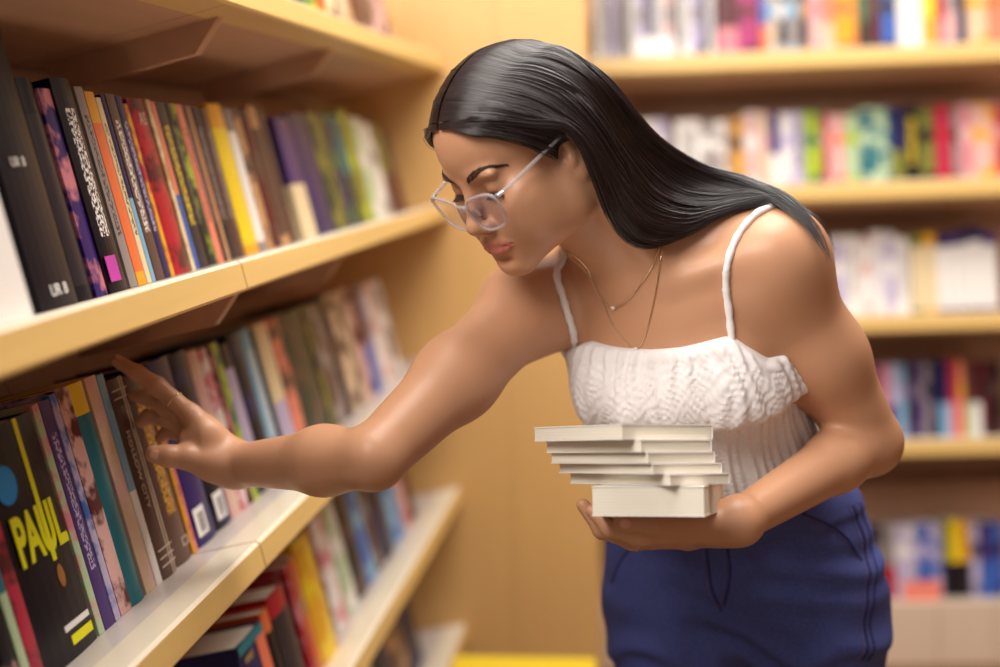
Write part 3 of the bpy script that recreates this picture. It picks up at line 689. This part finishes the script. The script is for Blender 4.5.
# materials
M_SKIN = newmat('skin', lin((196, 145, 112)), .40, .4)
n_, l_, b_ = nodes(M_SKIN)
b_.inputs['Subsurface Weight'].default_value = .12; b_.inputs['Subsurface Radius'].default_value = (.012, .005, .003); b_.inputs['Subsurface Scale'].default_value = .6
at = n_.new('ShaderNodeAttribute'); at.attribute_name = 'lip'
mx = n_.new('ShaderNodeMix'); mx.data_type = 'RGBA'; mx.inputs[6].default_value = (*lin((196, 145, 112)), 1); mx.inputs[7].default_value = (*lin((180, 100, 92)), 1)
l_.new(at.outputs['Fac'], mx.inputs[0]); l_.new(mx.outputs[2], b_.inputs['Base Color'])
nz = n_.new('ShaderNodeTexNoise'); nz.inputs['Scale'].default_value = 900; bp = n_.new('ShaderNodeBump'); bp.inputs['Strength'].default_value = .04; bp.inputs['Distance'].default_value = .001
l_.new(nz.outputs['Fac'], bp.inputs['Height']); l_.new(bp.outputs[0], b_.inputs['Normal'])
M_HAIR = newmat('hair', lin((34, 23, 25)), .31, .75)
n_, l_, b_ = nodes(M_HAIR); at = n_.new('ShaderNodeAttribute'); at.attribute_name = 'tone'
mx = n_.new('ShaderNodeMix'); mx.data_type = 'RGBA'; mx.inputs[6].default_value = (*lin((20, 13, 17)), 1); mx.inputs[7].default_value = (*lin((56, 37, 38)), 1)
l_.new(at.outputs['Fac'], mx.inputs[0]); l_.new(mx.outputs[2], b_.inputs['Base Color'])
M_HAIR0 = newmat('hair_under', lin((22, 15, 17)), .7, .2)
M_BROW = newmat('brow_hair', lin((66, 44, 36)), .6, .3)
M_EYE = newmat('eye_white', lin((225, 215, 208)), .15, .6)
M_IRIS = newmat('iris', lin((40, 24, 18)), .1, .6)
M_NAIL = newmat('nail', lin((216, 160, 140)), .2, .5)

foot_mid = V(0, .03, 0); foot_mid[2] = 0
person = empty('person', loc=tuple(foot_mid), label='woman bending to the left bookcase in white top and blue jeans, holding books', cat='person')
def on_person(o, parent=None):
    o.parent = person if parent is None else parent
    o.matrix_parent_inverse = Matrix.Translation(-Vector(foot_mid)) if parent is None else parent.matrix_world.inverted()
    return o
RES = .002
allp = np.array([s.c for s in BODY]); allr = np.array([s.rad for s in BODY])
lo = (allp - allr[:, None]).min(0) - .02; hi = (allp + allr[:, None]).max(0) + .02
Vb, Fb = surface_net(body, lo, hi, RES)
bodyo = on_person(from_np('body', Vb, Fb, M_SKIN))
lipd = evaluate([Cone(Hd(*a), Hd(*b), r1 / 1000, r2 / 1000, .002) for a, b, r1, r2 in UL + LL], Vb[:]) if False else None
hv = toH(Vb); sel = np.where((np.abs(hv) < 140).all(1))[0]
ld = np.full(len(Vb), 1.0)
ld[sel] = np.min([Cone(Hd(*a), Hd(*b), r1 / 1000, r2 / 1000)(Vb[sel]) for a, b, r1, r2 in UL + LL], axis=0)
a_ = bodyo.data.attributes.new('lip', 'FLOAT', 'POINT'); a_.data.foreach_set('value', np.clip((.0024 - ld) / .0018, 0, 1).astype(np.float32))

# eyes
for s in (1, -1):
    bm = bmesh.new(); bmesh.ops.create_uvsphere(bm, u_segments=32, v_segments=24, radius=.0128)
    o = from_bm('eyeball', bm, [M_EYE, M_IRIS], None, True)
    c = Hd(s * 32, 73, 13.5); gz = unit(HR @ np.array([0, .85, -.52]))
    o.matrix_world = Matrix.Translation(c) @ Vector(gz).to_track_quat('Z', 'Y').to_matrix().to_4x4()
    for f in o.data.polygons:
        if f.center.normalized().z > .90: f.material_index = 1
    on_person(o)
# lashes and brows
R = random.Random(5)
for s in (1, -1):
    paths, rad = [], []
    for i in range(46):
        t = i / 45; x = 21 + 24 * t
        root = snap(body, [Hd(s * x, 86 - (t - .35) ** 2 * 12, 7.2 - 2.2 * (2 * t - 1) ** 2)], .0, 5)[0]
        ln = .0075 + .002 * t
        dr = HR @ unit(np.array([s * (t - .35) * 1.1, 1., -.75]))
        paths.append(np.array([root, root + dr * ln * .5 - HR[:, 2] * .0004, root + dr * ln])); rad.append(np.array([.00030, .00025, .00008]))
    on_person(tubes('eyelash', paths, rad, M_BROW, None, 4))
    paths, rad = [], []
    bp_ = np.array([(12, 95, 25.5), (21, 94, 30.5), (32, 89, 34.5), (43, 81, 35), (52, 69, 30)], float)
    sp_ = cat_spline(bp_, 60)
    for i in range(260):
        t = R.random(); k = min(int(t * 59), 58); wdt = 3.1 * min(1, .35 + t * 5) * (1 - t) ** .6 + .7
        p0 = sp_[k] + np.array([0, 0, R.uniform(-1, 1) * wdt])
        tg = sp_[k + 1] - sp_[k]; tg /= np.linalg.norm(tg)
        dr = tg + np.array([0, 0, (.75 * (1 - t) - .25) + R.uniform(-.2, .2)]); dr /= np.linalg.norm(dr)
        pts = np.array([Hd(*((p0 + dr * q) * np.array([s, 1, 1]))) for q in (0, 3.2, 6.2)])
        pts = snap(body, pts, .0004, 4); paths.append(pts); rad.append(np.array([.00021, .00018, .00006]))
    on_person(tubes('eyebrow', paths, rad, M_BROW, None, 4))

# nails
def nail(tip, base, face, w=.0052, ln=.0062):
    a, b = P(*tip), P(*base); ax = unit(a - b); nm = MW @ np.array(face, float); nm = unit(nm - ax * (nm @ ax)); sd = np.cross(ax, nm)
    c = snap(body, (a - ax * .001 + nm * .012)[None], 0.0, 8)[0] - nm * .0004
    bm = bmesh.new(); bmesh.ops.create_uvsphere(bm, u_segments=16, v_segments=10, radius=1)
    o = from_bm('fingernail', bm, M_NAIL, None, True)
    o.matrix_world = Matrix(((sd[0] * w, ax[0] * ln, nm[0] * .0012, c[0]), (sd[1] * w, ax[1] * ln, nm[1] * .0012, c[1]), (sd[2] * w, ax[2] * ln, nm[2] * .0012, c[2]), (0, 0, 0, 1)))
    on_person(o)
nail((154, 454, 1.386), (168, 456, 1.390), (-.15, -.1, -1))
nail((622, 523, 1.277), (655, 526, 1.283), (-.1, -.1, -1))
nail((117, 361, 1.43), (137, 373, 1.425), (.1, -1, -.4), .0042, .0052)
# ---------------------------------------------------------------- clothes
M_TOP = newmat('white_crinkle_cotton', lin((236, 230, 230)), .85, .2)
n_, l_, b_ = nodes(M_TOP)
b_.inputs['Subsurface Weight'].default_value = .05; b_.inputs['Subsurface Radius'].default_value = (.004, .004, .004); b_.inputs['Subsurface Scale'].default_value = 1
UN = [(T_[0], T_[2]) for T_ in (toT(ray(torso, u, v, .006)) for u, v in ((582, 341), (600, 347), (625, 351), (650, 352), (680, 350), (710, 343), (733, 337), (752, 343), (765, 347)))]
UN.sort(); unx = np.array([a for a, b in UN]); uny = np.array([b for a, b in UN])
def vnoise(x, y):
    return np.sin(1.7 * x + .6 * np.sin(2.3 * y)) * np.cos(1.3 * y + .8 * np.sin(1.9 * x + 1)) + .5 * np.sin(3.1 * x + 2.1 * y)
def top_fn(p):
    d = torso(p); q = toT(p); l, f, u = q.T
    ph = np.arctan2(f, l * .8); front = np.clip((f + .02) / .05, 0, 1)
    un = (np.interp(l, unx, uny) - .022 * np.clip((np.abs(l) - .078) / .05, 0, 1)) * front + .390 * (1 - front)
    s = np.clip((u - .314) / (un - .314), 0, 1.2)
    gather = np.sin(ph * 44 + 2.2 * vnoise(ph * 4, u * 25)); puck = np.sin(u * 620 + 3 * vnoise(ph * 9, u * 60)) * np.sin(ph * 95 + 2 * vnoise(ph * 5, u * 40))
    off = .0060 + (.019 + .05 * np.clip(l, -.1, .05) * (l < .05)) * np.clip(1 - s, 0, 1) ** .75 * (1 - np.exp(-np.clip(s, 0, 1) / .05)) + .0016 * (.5 + s) * gather + .0011 * puck * np.clip((1.0 - s) * 6, 0, 1) + .0035 * vnoise(ph * 5, u * 14) * np.clip(1 - s, 0, 1)
    band = np.exp(-((s - .93) / .05) ** 2); off += .0014 * band
    a = np.maximum(np.maximum(d - off, (u - un) * .9), (.312 + .004 * np.sin(ph * 11) - u) * .9)
    k = np.clip((.318 - u) / .128, 0, 1.2)
    off2 = .005 + .022 * k ** 1.3 + .0018 * np.sin(ph * 62 + vnoise(ph * 6, u * 20)) * (.4 + k) + .0007 * np.sin(u * 1150) * np.clip(1.4 - k, 0, 1) + .003 * k * np.sin(ph * 17 + 1.5 * vnoise(ph * 3, 1))
    b = np.maximum(np.maximum(d - off2, u - .326), (.186 + .003 * np.sin(ph * 15) - u) * .9)
    return np.minimum(a, b)
Vt, Ft = surface_net(top_fn, (T(0, 0, .3) - .27), (T(0, 0, .3) + .27), .0022)
topo = on_person(from_np('camisole', Vt, Ft, M_TOP))
strapfn = lambda p: np.minimum(body(p), top_fn(p))
def strap(px, back):
    pts = [ray(body, px[0][0], px[0][1] + 6, -.001)] + [ray(strapfn, u, v, .0015) for u, v in px[1:]] + [snap(body, T(*b)[None], .002)[0] for b in back]
    c = cat_spline(pts, 60); c = np.array([c[0]] + [p for p in c[1:5]] + [p for p in snap(strapfn, c[5:-1], .0018, 3)] + [c[-1]])
    R = random.Random(3); rad = np.array([.0042 + .0005 * math.sin(i * 1.9) for i in range(60)])
    return on_person(tubes('strap', [c], [rad], M_TOP, None, 10), None)
strap([(733, 344), (729, 312), (726, 285), (729, 258), (739, 234), (755, 215), (772, 204)], [(.085, -.05, .468), (.080, -.075, .43), (.075, -.085, .395)])
strap([(577, 347), (569, 318), (562, 294), (557, 276)], [(-.095, .015, .50), (-.09, -.05, .475), (-.075, -.085, .395)])

M_DENIM = newmat('blue_denim', lin((82, 92, 154)), .8, .25)
noisy(M_DENIM, lin((52, 58, 118)), 900, .35, .65, 2)
n_, l_, b_ = nodes(M_DENIM)
M_SEAM = newmat('denim_seam', lin((36, 36, 92)), .8, .2); M_STITCH = newmat('stitch_thread', lin((120, 92, 96)), .7, .2)
LEG = []
fz = TP[2]
for s in (1, -1):
    hip = V(s * .080, .0, -.05); kn = V(s * .080, .035, 0); kn[2] = fz * .55; an = V(s * .074, .0, 0); an[2] = .10
    LEG += [Cone(V(s * .088, -.005, .0), V(s * .086, .01, -.16), .084, .080, .05), Cone(hip, kn, .089, .064, .03), Cone(kn, an, .059, .043, .03)]
JEANS = [Ell(V(0, -.012, -.01), (.168, .112, .14), PR, .04), Ell(V(-.008, -.025, .09), (.168, .102, .13), PR, .05),
         Ell(V(.078, -.072, -.04), (.085, .080, .09), PR, .04), Ell(V(-.078, -.072, -.04), (.085, .080, .09), PR, .04)] + LEG + [Cone(V(0, .108, -.08), V(0, .07, -.40), .032, .05, .025, 'cut')]
def jeans_fn(p):
    d = evaluate(JEANS, p); e_ = torso(p) - .005; h_ = np.clip(.5 + .5 * (d - e_) / .03, 0, 1); d = d + (e_ - d) * h_ - .03 * h_ * (1 - h_); q = toV(p); l, f, u = q.T
    m = np.exp(-((u + .03) / .07) ** 2) * np.clip((f + .02) / .05, 0, 1)
    w = .0042 * m * np.sin(95 * (u + .35 * np.abs(l)) + 2.5 * vnoise(l * 14, u * 20)) + .0020 * vnoise(l * 11 + 3, u * 26 + f * 9) * np.clip(1 - (u + .02) / .1, .25, 1)
    m2 = np.exp(-((u - .055) / .035) ** 2) * np.clip(l / .05, 0, 1)
    w += .0028 * m2 * np.sin(150 * (u + .25 * l) + 2 * vnoise(l * 9, f * 9))
    wb = np.clip((u - .118) / .004, 0, 1) * .0022
    d = d - w - wb
    return np.maximum(np.maximum(d, u - .152 - .10 * f), .075 - p[:, 2])
Vj, Fj = surface_net(jeans_fn, V(0, 0, 0) * np.array([1, 1, 0]) - np.array([.26, .26, -.06]), V(0, 0, 0) + np.array([.26, .26, .24]), .0032)
jeans = on_person(from_np('jeans', Vj, Fj, M_DENIM))
def seam(px, r=.0013, mat=M_SEAM, off=.0002, name='seam', n=50):
    pts = snap(jeans_fn, cat_spline([ray(jeans_fn, u, v, off) for u, v in px], n), off, 4)
    return pts
sp = [[(860, 503), (871, 543), (874, 604), (868, 660)], [(853, 505), (865, 545), (868, 604), (862, 660)], [(706, 546), (711, 585), (722, 612)], [(727, 545), (730, 575), (724, 606)], [(640, 540), (624, 556), (612, 582)], [(800, 512), (838, 530), (862, 560)]]
for s_ in sp: on_person(tubes('seam', [seam(s_)], [.0012], M_SEAM, None, 6))
for s_ in sp:
    dash = []
    c = seam([(u - 4, v) for u, v in s_], off=.0006, n=160)
    for i in range(0, 156, 5): dash.append(c[i:i + 4])
    on_person(tubes('stitching', dash, [.0005] * len(dash), M_STITCH, None, 5))
M_SHOE = newmat('white_canvas', lin((222, 218, 212)), .7, .3)
for s in (1, -1):
    a = V(s * .074, -.03, 0); a[2] = .045; b = V(s * .085, .12, 0); b[2] = .032; c = a.copy(); c[2] = .085
    SH = [Cone(a, b, .040, .034, .03), Cone(a, c, .040, .042, .03)]
    fn = lambda p: np.maximum(evaluate(SH, p), .0005 - p[:, 2])
    v_, f_ = surface_net(fn, np.minimum(a, b) - .08, np.maximum(c, b) + .08, .004)
    on_person(from_np('shoe', v_, f_, M_SHOE))

# ---------------------------------------------------------------- hair
bare = lambda p: evaluate(HEAD + NECK + TORSO + ARMS[:3], p)
skull = lambda p: np.minimum(bare(p), 9)
G = [
 [(447, 121), (488, 121), (530, 125), (562, 127), (580, 143), (589, 161), (599, 184), (611, 216), (630, 241), (652, 246), (685, 233), (715, 214)],
 [(455, 106), (498, 108), (534, 118), (566, 124), (588, 146), (604, 178), (619, 210), (640, 235), (668, 238), (702, 225), (740, 204)],
 [(470, 90), (510, 98), (550, 112), (580, 132), (602, 165), (622, 200), (645, 225), (680, 231), (720, 214), (760, 201)],
 [(487, 70), (528, 75), (566, 93), (596, 125), (622, 167), (650, 203), (690, 215), (730, 206), (775, 199), (800, 214)],
 [(507, 54), (548, 58), (584, 78), (612, 115), (640, 157), (677, 188), (718, 197), (760, 196), (805, 222)],
 [(528, 43), (562, 50), (597, 80), (626, 116), (655, 150), (695, 176), (740, 189), (785, 204), (818, 243)],
 [(540, 39), (572, 47), (605, 79), (634, 115), (662, 145), (702, 169), (750, 182), (792, 206), (828, 262)],
]
NP = 44
def bare_all(p):
    out = np.empty(len(p))
    for i in range(0, len(p), 400): out[i:i + 400] = evaluate(HEAD + NECK + TORSO + ARMS[:3], p[i:i + 400])
    return out
def guide3d(px, g):
    n = len(px); pts = []
    for i, (u, v) in enumerate(px):
        t = i / (n - 1); off = .006 + .010 * math.sin(math.pi * min(1, t * 1.3)) * (1 if i else 0)
        pts.append(ray(bare, u, v, off))
    pts = np.array(pts); dep = np.array([PIX(p)[2] for p in pts])
    for _ in range(2): dep[1:-1] = .25 * dep[:-2] + .5 * dep[1:-1] + .25 * dep[2:]
    out = []
    for (u, v), d in zip(px, dep):
        p = P(u, v, d); k = 0
        while float(bare(p[None])[0]) < .0045 and k < 80: d -= .002; p = P(u, v, d); k += 1
        out.append(p)
    out = np.array(out); far = (bare_all(out) > .013) & (np.arange(len(out)) < 2)
    if far.any(): out[far] = snap(bare_all, out[far], .010, 4)
    out[0] = snap(bare_all, out[:1], .005, 5)[0]
    return out
GL = [guide3d(g, i) for i, g in enumerate(G)]
back = [Hd(0, -30, 126), Hd(4, -66, 105), Hd(8, -91, 70), Hd(14, -98, 25), Hd(22, -92, -20), T(.03, -.085, .53), T(.06, -.095, .48), T(.09, -.10, .42)]
back = np.array(back); back[:3] = snap(bare_all, back[:3], .0055, 6); GL.append(back)
GL = [cat_spline(g, NP) for g in GL]
for g in GL:
    for _ in range(3): g[0] = snap(bare_all, Hd(2.2, *toH(g[0])[1:])[None], .0035, 3)[0]
    g[1] = snap(bare_all, (g[0] * .6 + g[2] * .4)[None], .0045, 3)[0]
LEFT = np.array(GL)                                               # guides x points x 3
RIGHT = []
for g in GL:
    h = toH(g); keep = h[:, 2] > -15; k = max(8, int(np.argmin(keep)) if not keep.all() else NP)
    m = h[:k] * np.array([-1, 1, 1]); m = np.array([Hd(*q) for q in m])
    i = len(RIGHT); a = i / 7.
    tail = np.array([T(-.055 + .03 * a, -.045 - .03 * a, .50), T(-.062 + .03 * a, -.075 - .02 * a, .45), T(-.062 + .035 * a, -.09 - .01 * a, .39)])
    RIGHT.append(cat_spline(np.vstack([m, tail]), NP))
RIGHT = np.array(RIGHT)
for g in RIGHT:
    fr = bare_all(g) > .011
    if fr.any(): g[fr] = snap(bare_all, g[fr], .010, 4)
def lift(A, mn):
    s = A.reshape(-1, 3).copy()
    for _ in range(4):
        d = bare_all(s); bad = d < mn
        if not bad.any(): break
        s[bad] += grad(bare_all, s[bad]) * (mn - d[bad])[:, None]
    return s.reshape(A.shape)
def across(A, s):
    """strand at position s (0..guides-1) across the guides"""
    n = len(A); i = int(min(max(s, 0), n - 1.0001)); t = s - i
    p0, p1, p2, p3 = A[max(i - 1, 0)], A[i], A[min(i + 1, n - 1)], A[min(i + 2, n - 1)]
    return .5 * (2 * p1 + (p2 - p0) * t + (2 * p0 - 5 * p1 + 4 * p2 - p3) * t * t + (3 * p1 - p0 - 3 * p2 + p3) * t ** 3)
HV, HF, HM, HT, hb = [], [], [], [], 0
Rn = np.random.default_rng(11)
TEMPLE = [[(445, 129), (472, 132), (500, 137), (528, 145), (549, 154), (558, 160)], [(445, 126), (480, 126), (515, 131), (545, 139), (560, 146)], [(446, 122), (490, 118), (528, 124), (556, 130), (570, 140)]]
TEMPLE = np.array([cat_spline(guide3d(g, 0), NP) for g in TEMPLE])
TEMPLE[:, 0] = [Hd(2.2, *toH(q)[1:]) for q in TEMPLE[:, 0]]
TEMPLE_R = np.array([[Hd(*(toH(q) * np.array([-1, 1, 1]))) for q in g] for g in TEMPLE])
for A in (LEFT, RIGHT, TEMPLE, TEMPLE_R):
    n = len(A); S = 90
    sheet = lift(np.array([across(A, x) for x in np.linspace(0, n - 1, S)]), .0028 if n > 4 else .0012)
    idx = np.arange(S * NP).reshape(S, NP)[:, :(NP - 8 if n > 4 else NP)]
    f = np.stack([idx[:-1, :-1], idx[1:, :-1], idx[1:, 1:], idx[:-1, 1:]], -1).reshape(-1, 4)
    HV.append(sheet.reshape(-1, 3)); HF.append(f + hb); hb += S * NP; HM.append(np.ones(len(f), int)); HT.append(np.zeros(S * NP))
    nst = 3200 if A is LEFT else (1100 if A is RIGHT else 420)
    ss = Rn.uniform(0, n - 1, nst)
    st = np.array([across(A, x) for x in ss])
    # clumps: strands of a lock share a bend
    lock = np.floor(ss * 9).astype(int); lj = Rn.normal(0, 1, (200, 3))
    tt = np.linspace(0, 1, NP)[None, :, None]
    st += lj[lock][:, None, :] * .0011 * np.sin(tt * 9 + lock[:, None, None]) * np.clip(tt * 3, 0, 1)
    st += Rn.normal(0, 1, (nst, 1, 3)) * .0014 * np.clip(tt * 4, 0, 1)
    lay = Rn.uniform(0, 1, nst) ** 1.5
    st = lift(st, .0033 if n > 4 else .0016)
    gflat = grad(bare_all, st.reshape(-1, 3)).reshape(st.shape)
    st += gflat * ((.0045 if n > 4 else .0012) * lay[:, None, None]) * np.clip(np.sin(np.pi * np.clip(tt * 1.15, 0, 1)), .12, 1)
    endk = Rn.integers(NP - 13, NP + 1, nst)
    paths = [s[:max(e, 12)] for s, e in zip(st, endk)]
    rad = [np.interp(np.linspace(0, 1, len(q)), [0, .08, .8, 1], [.0003, .00055, .0005, .0001]) * Rn.uniform(.6, 1.2) for q in paths]
    v, f = tube_arrays(paths, rad, 4)
    HV.append(v); HF.append(f + hb); hb += len(v); HM.append(np.zeros(len(f), int)); HT.append(np.concatenate([np.full(len(q) * 4, min(1, max(0, x))) for q, x in zip(paths, Rn.normal(.3, .3, nst))]))
hair = on_person(from_np('hair', np.concatenate(HV), np.concatenate(HF), [M_HAIR, M_HAIR0]))
hair.data.polygons.foreach_set('material_index', np.concatenate(HM).astype(np.int32))
hair.data.attributes.new('tone', 'FLOAT', 'POINT').data.foreach_set('value', np.concatenate(HT).astype(np.float32))

# ---------------------------------------------------------------- glasses
def glassy(name, tint, base, fac, rough):
    m = bpy.data.materials.new(name); m.use_nodes = True; nt = m.node_tree; n = nt.nodes; b = n['Principled BSDF']; o = n['Material Output']
    b.inputs['Base Color'].default_value = (*base, 1); b.inputs['Roughness'].default_value = rough; b.inputs['Specular IOR Level'].default_value = .9
    t = n.new('ShaderNodeBsdfTransparent'); t.inputs[0].default_value = (*tint, 1); x = n.new('ShaderNodeMixShader')
    lw = n.new('ShaderNodeLayerWeight'); lw.inputs[0].default_value = .35; mr = n.new('ShaderNodeMapRange'); mr.inputs[3].default_value = fac; mr.inputs[4].default_value = min(1, fac * 2.2)
    nt.links.new(lw.outputs['Facing'], mr.inputs[0]); nt.links.new(mr.outputs[0], x.inputs[0]); nt.links.new(t.outputs[0], x.inputs[1]); nt.links.new(b.outputs[0], x.inputs[2]); nt.links.new(x.outputs[0], o.inputs[0])
    return m
M_CLEAR = glassy('clear_acetate', (.93, .92, .92), (.66, .62, .63), .30, .12)
M_LENS = glassy('lens_glass', (.96, .95, .975), (.45, .42, .52), .07, .04)
M_STEEL = newmat('silver', (.8, .78, .75), .2, .5, Metallic=1.0)
glasses = empty('eyeglasses', loc=tuple(Hd(0, 103, 0)), label='clear framed eyeglasses low on the nose of the woman', cat='glasses')
gi = Matrix.Translation(-Vector(Hd(0, 103, 0)))
def on_glasses(o, parent=None): o.parent = parent or glasses; o.matrix_parent_inverse = gi; return o
def rim(s, n=64, grow=0.0):
    out = []
    for k in range(n):
        a = 2 * math.pi * k / n; c, q = math.cos(a), math.sin(a)
        x = (26.5 + grow) * math.copysign(abs(c) ** .66, c); z = (20.5 + grow) * math.copysign(abs(q) ** .70, q)
        x *= 1 + .12 * z / 20; z += .15 * x
        out.append(Hd(s * (34 + x), 105.5 - .0016 * (34 + x) ** 2 + .16 * z, -5 + z))
    return np.array(out)
for s in (1, -1):
    on_glasses(tubes('rim', [rim(s)], [np.full(64, .0017)], M_CLEAR, None, 10, closed=True))
    r0 = rim(s, 64, -.8); c0 = r0.mean(0); V0 = np.vstack([r0 + HR[:, 1] * .0006, r0 - HR[:, 1] * .0006, c0 + HR[:, 1] * .0016, c0 + HR[:, 1] * .0004])
    F0 = []
    for k in range(64):
        j = (k + 1) % 64; F0 += [(k, j, 128, 128), (64 + j, 64 + k, 129, 129)]
    bm = bmesh.new(); vs = [bm.verts.new(p) for p in V0]
    for k in range(64):
        j = (k + 1) % 64; bm.faces.new((vs[k], vs[j], vs[128])); bm.faces.new((vs[64 + j], vs[64 + k], vs[129])); bm.faces.new((vs[k], vs[64 + k], vs[64 + j], vs[j]))
    on_glasses(from_bm('lens', bm, M_LENS, None, True))
    tp = cat_spline([Hd(s * 61, 99.5, 12), Hd(s * 66.5, 94, 13.5), Hd(s * 71, 60, 19), Hd(s * 76, 20, 26), Hd(s * 77.5, 4, 28), Hd(s * 79, -12, 22), Hd(s * 77, -28, 4)], 40)
    V1, F1 = tube_arrays([tp], [np.interp(np.linspace(0, 1, 40), [0, .1, .75, 1], [.0026, .0022, .0019, .0022])], 10)
    t = on_glasses(from_np('temple', V1, F1, M_CLEAR))
    hp = np.array([Hd(s * 62.5, 99, 12), Hd(s * 66.5, 93, 13.2)])
    on_glasses(tubes('hinge', [hp], [.0019], M_STEEL, None, 8))
    on_glasses(tubes('nose_pad', [cat_spline([Hd(s * 9.5, 103, -1), Hd(s * 10.5, 100, -6), Hd(s * 12, 98, -11)], 10)], [np.array([.001, .0018, .0022, .0024, .0025, .0025, .0024, .0022, .0018, .001])], M_CLEAR, None, 8))
on_glasses(tubes('bridge', [cat_spline([Hd(-10.5, 106, 3), Hd(-5, 109, 5.5), Hd(5, 109, 5.5), Hd(10.5, 106, 3)], 16)], [.0020], M_CLEAR, None, 8))

# ---------------------------------------------------------------- jewellery
M_GOLD = newmat('gold_chain', (.86, .66, .42), .22, .5, Metallic=1.0)
M_STONE = newmat('clear_stone', (.95, .95, .95), .05, .8, Metallic=.4)
def necklace(px, pend, label):
    c = P(*pend, 1.36)
    pts = [ray(body, u, v, .0012) for u, v in px] + [snap(body, T(*b)[None], .0015)[0] for b in ((.058, -.02, .535), (.045, -.055, .545), (0, -.075, .55), (-.045, -.055, .545))]
    cv = cat_spline(pts + [pts[0]], 240)[:-1]; cv = snap(body, cv, .0012, 3)
    pp = ray(body, pend[0], pend[1], .002)
    root = empty('necklace', loc=tuple(pp), label=label, cat='necklace', group='fine gold necklaces'); inv = Matrix.Translation(-Vector(pp))
    o = tubes('chain', [cv], [np.full(len(cv), .00065)], M_GOLD, None, 5, closed=True); o.parent = root; o.matrix_parent_inverse = inv
    bm = bmesh.new(); bmesh.ops.create_icosphere(bm, subdivisions=2, radius=.0022)
    for v in bm.verts: v.co = Vector(pp) + v.co
    o = from_bm('pendant', bm, M_STONE, None, True); o.parent = root; o.matrix_parent_inverse = inv
    bp = [cv[i] for i in range(6, 90, 14)]
    bm = bmesh.new()
    for b in bp: bmesh.ops.create_icosphere(bm, subdivisions=1, radius=.0011, matrix=Matrix.Translation(Vector(b)))
    o = from_bm('bead', bm, M_GOLD, None, True); o.parent = root; o.matrix_parent_inverse = inv
necklace([(561, 249), (573, 255), (585, 266), (592, 280), (601, 298), (613, 308), (627, 300), (642, 282), (654, 262), (661, 240)], (613, 308), 'shorter fine gold necklace with a tiny pendant at her collar')
necklace([(562, 252), (575, 262), (590, 279), (600, 297), (610, 320), (623, 338), (636, 349), (646, 332), (654, 300), (659, 270), (663, 240)], (636, 349), 'longer fine gold necklace with a pendant above the white neckline')
def ring(a, b, t, r, label):
    a, b = P(*a), P(*b); c = a + (b - a) * t; z = unit(b - a)
    x = unit(np.cross(z, [0, 0, 1.])); y = np.cross(z, x)
    cv = np.array([(x * math.cos(q) + y * math.sin(q)) * r for q in np.linspace(0, 2 * math.pi, 40, endpoint=False)])
    o = tubes('ring', [cv], [np.full(40, .0009)], M_GOLD, None, 6, closed=True); o.location = c; tag(o, label, 'ring')
ring((191, 415, 1.418), (157, 386, 1.421), .50, .0114, 'thin gold ring on the finger of her reaching hand')
ring((686, 537, 1.323), (632, 540, 1.317), .93, .0108, 'thin gold ring on the hand under the held books')

# ---------------------------------------------------------------- the books in her arm
M_WHITE = newmat('white_cover', lin((240, 234, 226)), .5, .3)
rv = unit(P(640, 470, 1) - CPOS)
BN = np.array([0, 0, 1.]); BN = unit(BN - rv * (BN @ rv)); BN = unit(BN - rv * .015)
E2 = unit(rv - BN * (rv @ BN)); E1 = np.cross(E2, BN)
E1 = unit(MW @ np.array([1, -.034, 0]) - BN * ((MW @ np.array([1, -.034, 0])) @ BN)); E2 = np.cross(BN, E1)
held = [(622, 424, 534, 713, 16, .150, 'topmost'), (641, 440, 546, 712, 12.5, .150, 'second from the top'), (648, 452.5, 551, 715, 11.5, .150, 'third from the top'), (653, 464, 559, 722, 10.5, .150, 'fourth from the top'), (670, 474.5, 570, 720, 11.5, .150, 'fifth from the top'), (704, 486, 599, 723, 31, .112, 'thick one at the bottom')]
DC = 1.215
def ends(c, a, ang, side):
    dv = -math.cos(ang) * E1 + math.sin(ang) * E2 if side < 0 else math.sin(ang) * E1 + math.cos(ang) * E2
    return PIX(c + dv * a)[0]
for uc, vt, ul, ur, tp, a, word in held:
    t = tp * DC / FPX
    c = P(uc, vt, DC)
    lo_, hi_ = math.radians(2), math.radians(85)
    for _ in range(40):
        m = (lo_ + hi_) / 2
        if ends(c, a, m, -1) < ul: lo_ = m
        else: hi_ = m
    al = lo_
    if a < .12: al = math.radians(17)
    b0, b1 = .06, .19
    for _ in range(40):
        m = (b0 + b1) / 2
        if ends(c, m, al, 1) > ur: b1 = m
        else: b0 = m
    b = min(max(b0, .085), .16)
    dl = -math.cos(al) * E1 + math.sin(al) * E2; dsn = math.sin(al) * E1 + math.cos(al) * E2
    org = c + dsn * b
    M = Matrix(((dsn[0], -BN[0], dl[0], org[0]), (dsn[1], -BN[1], dl[1], org[1]), (dsn[2], -BN[2], dl[2], org[2]), (0, 0, 0, 1)))
    r = empty('paperback', M, label=f'cream paged paperback, {word} in the stack she holds', cat='book', group='paperbacks held in a stack')
    book_mesh(r, b, t - .0003, a, M_WHITE)
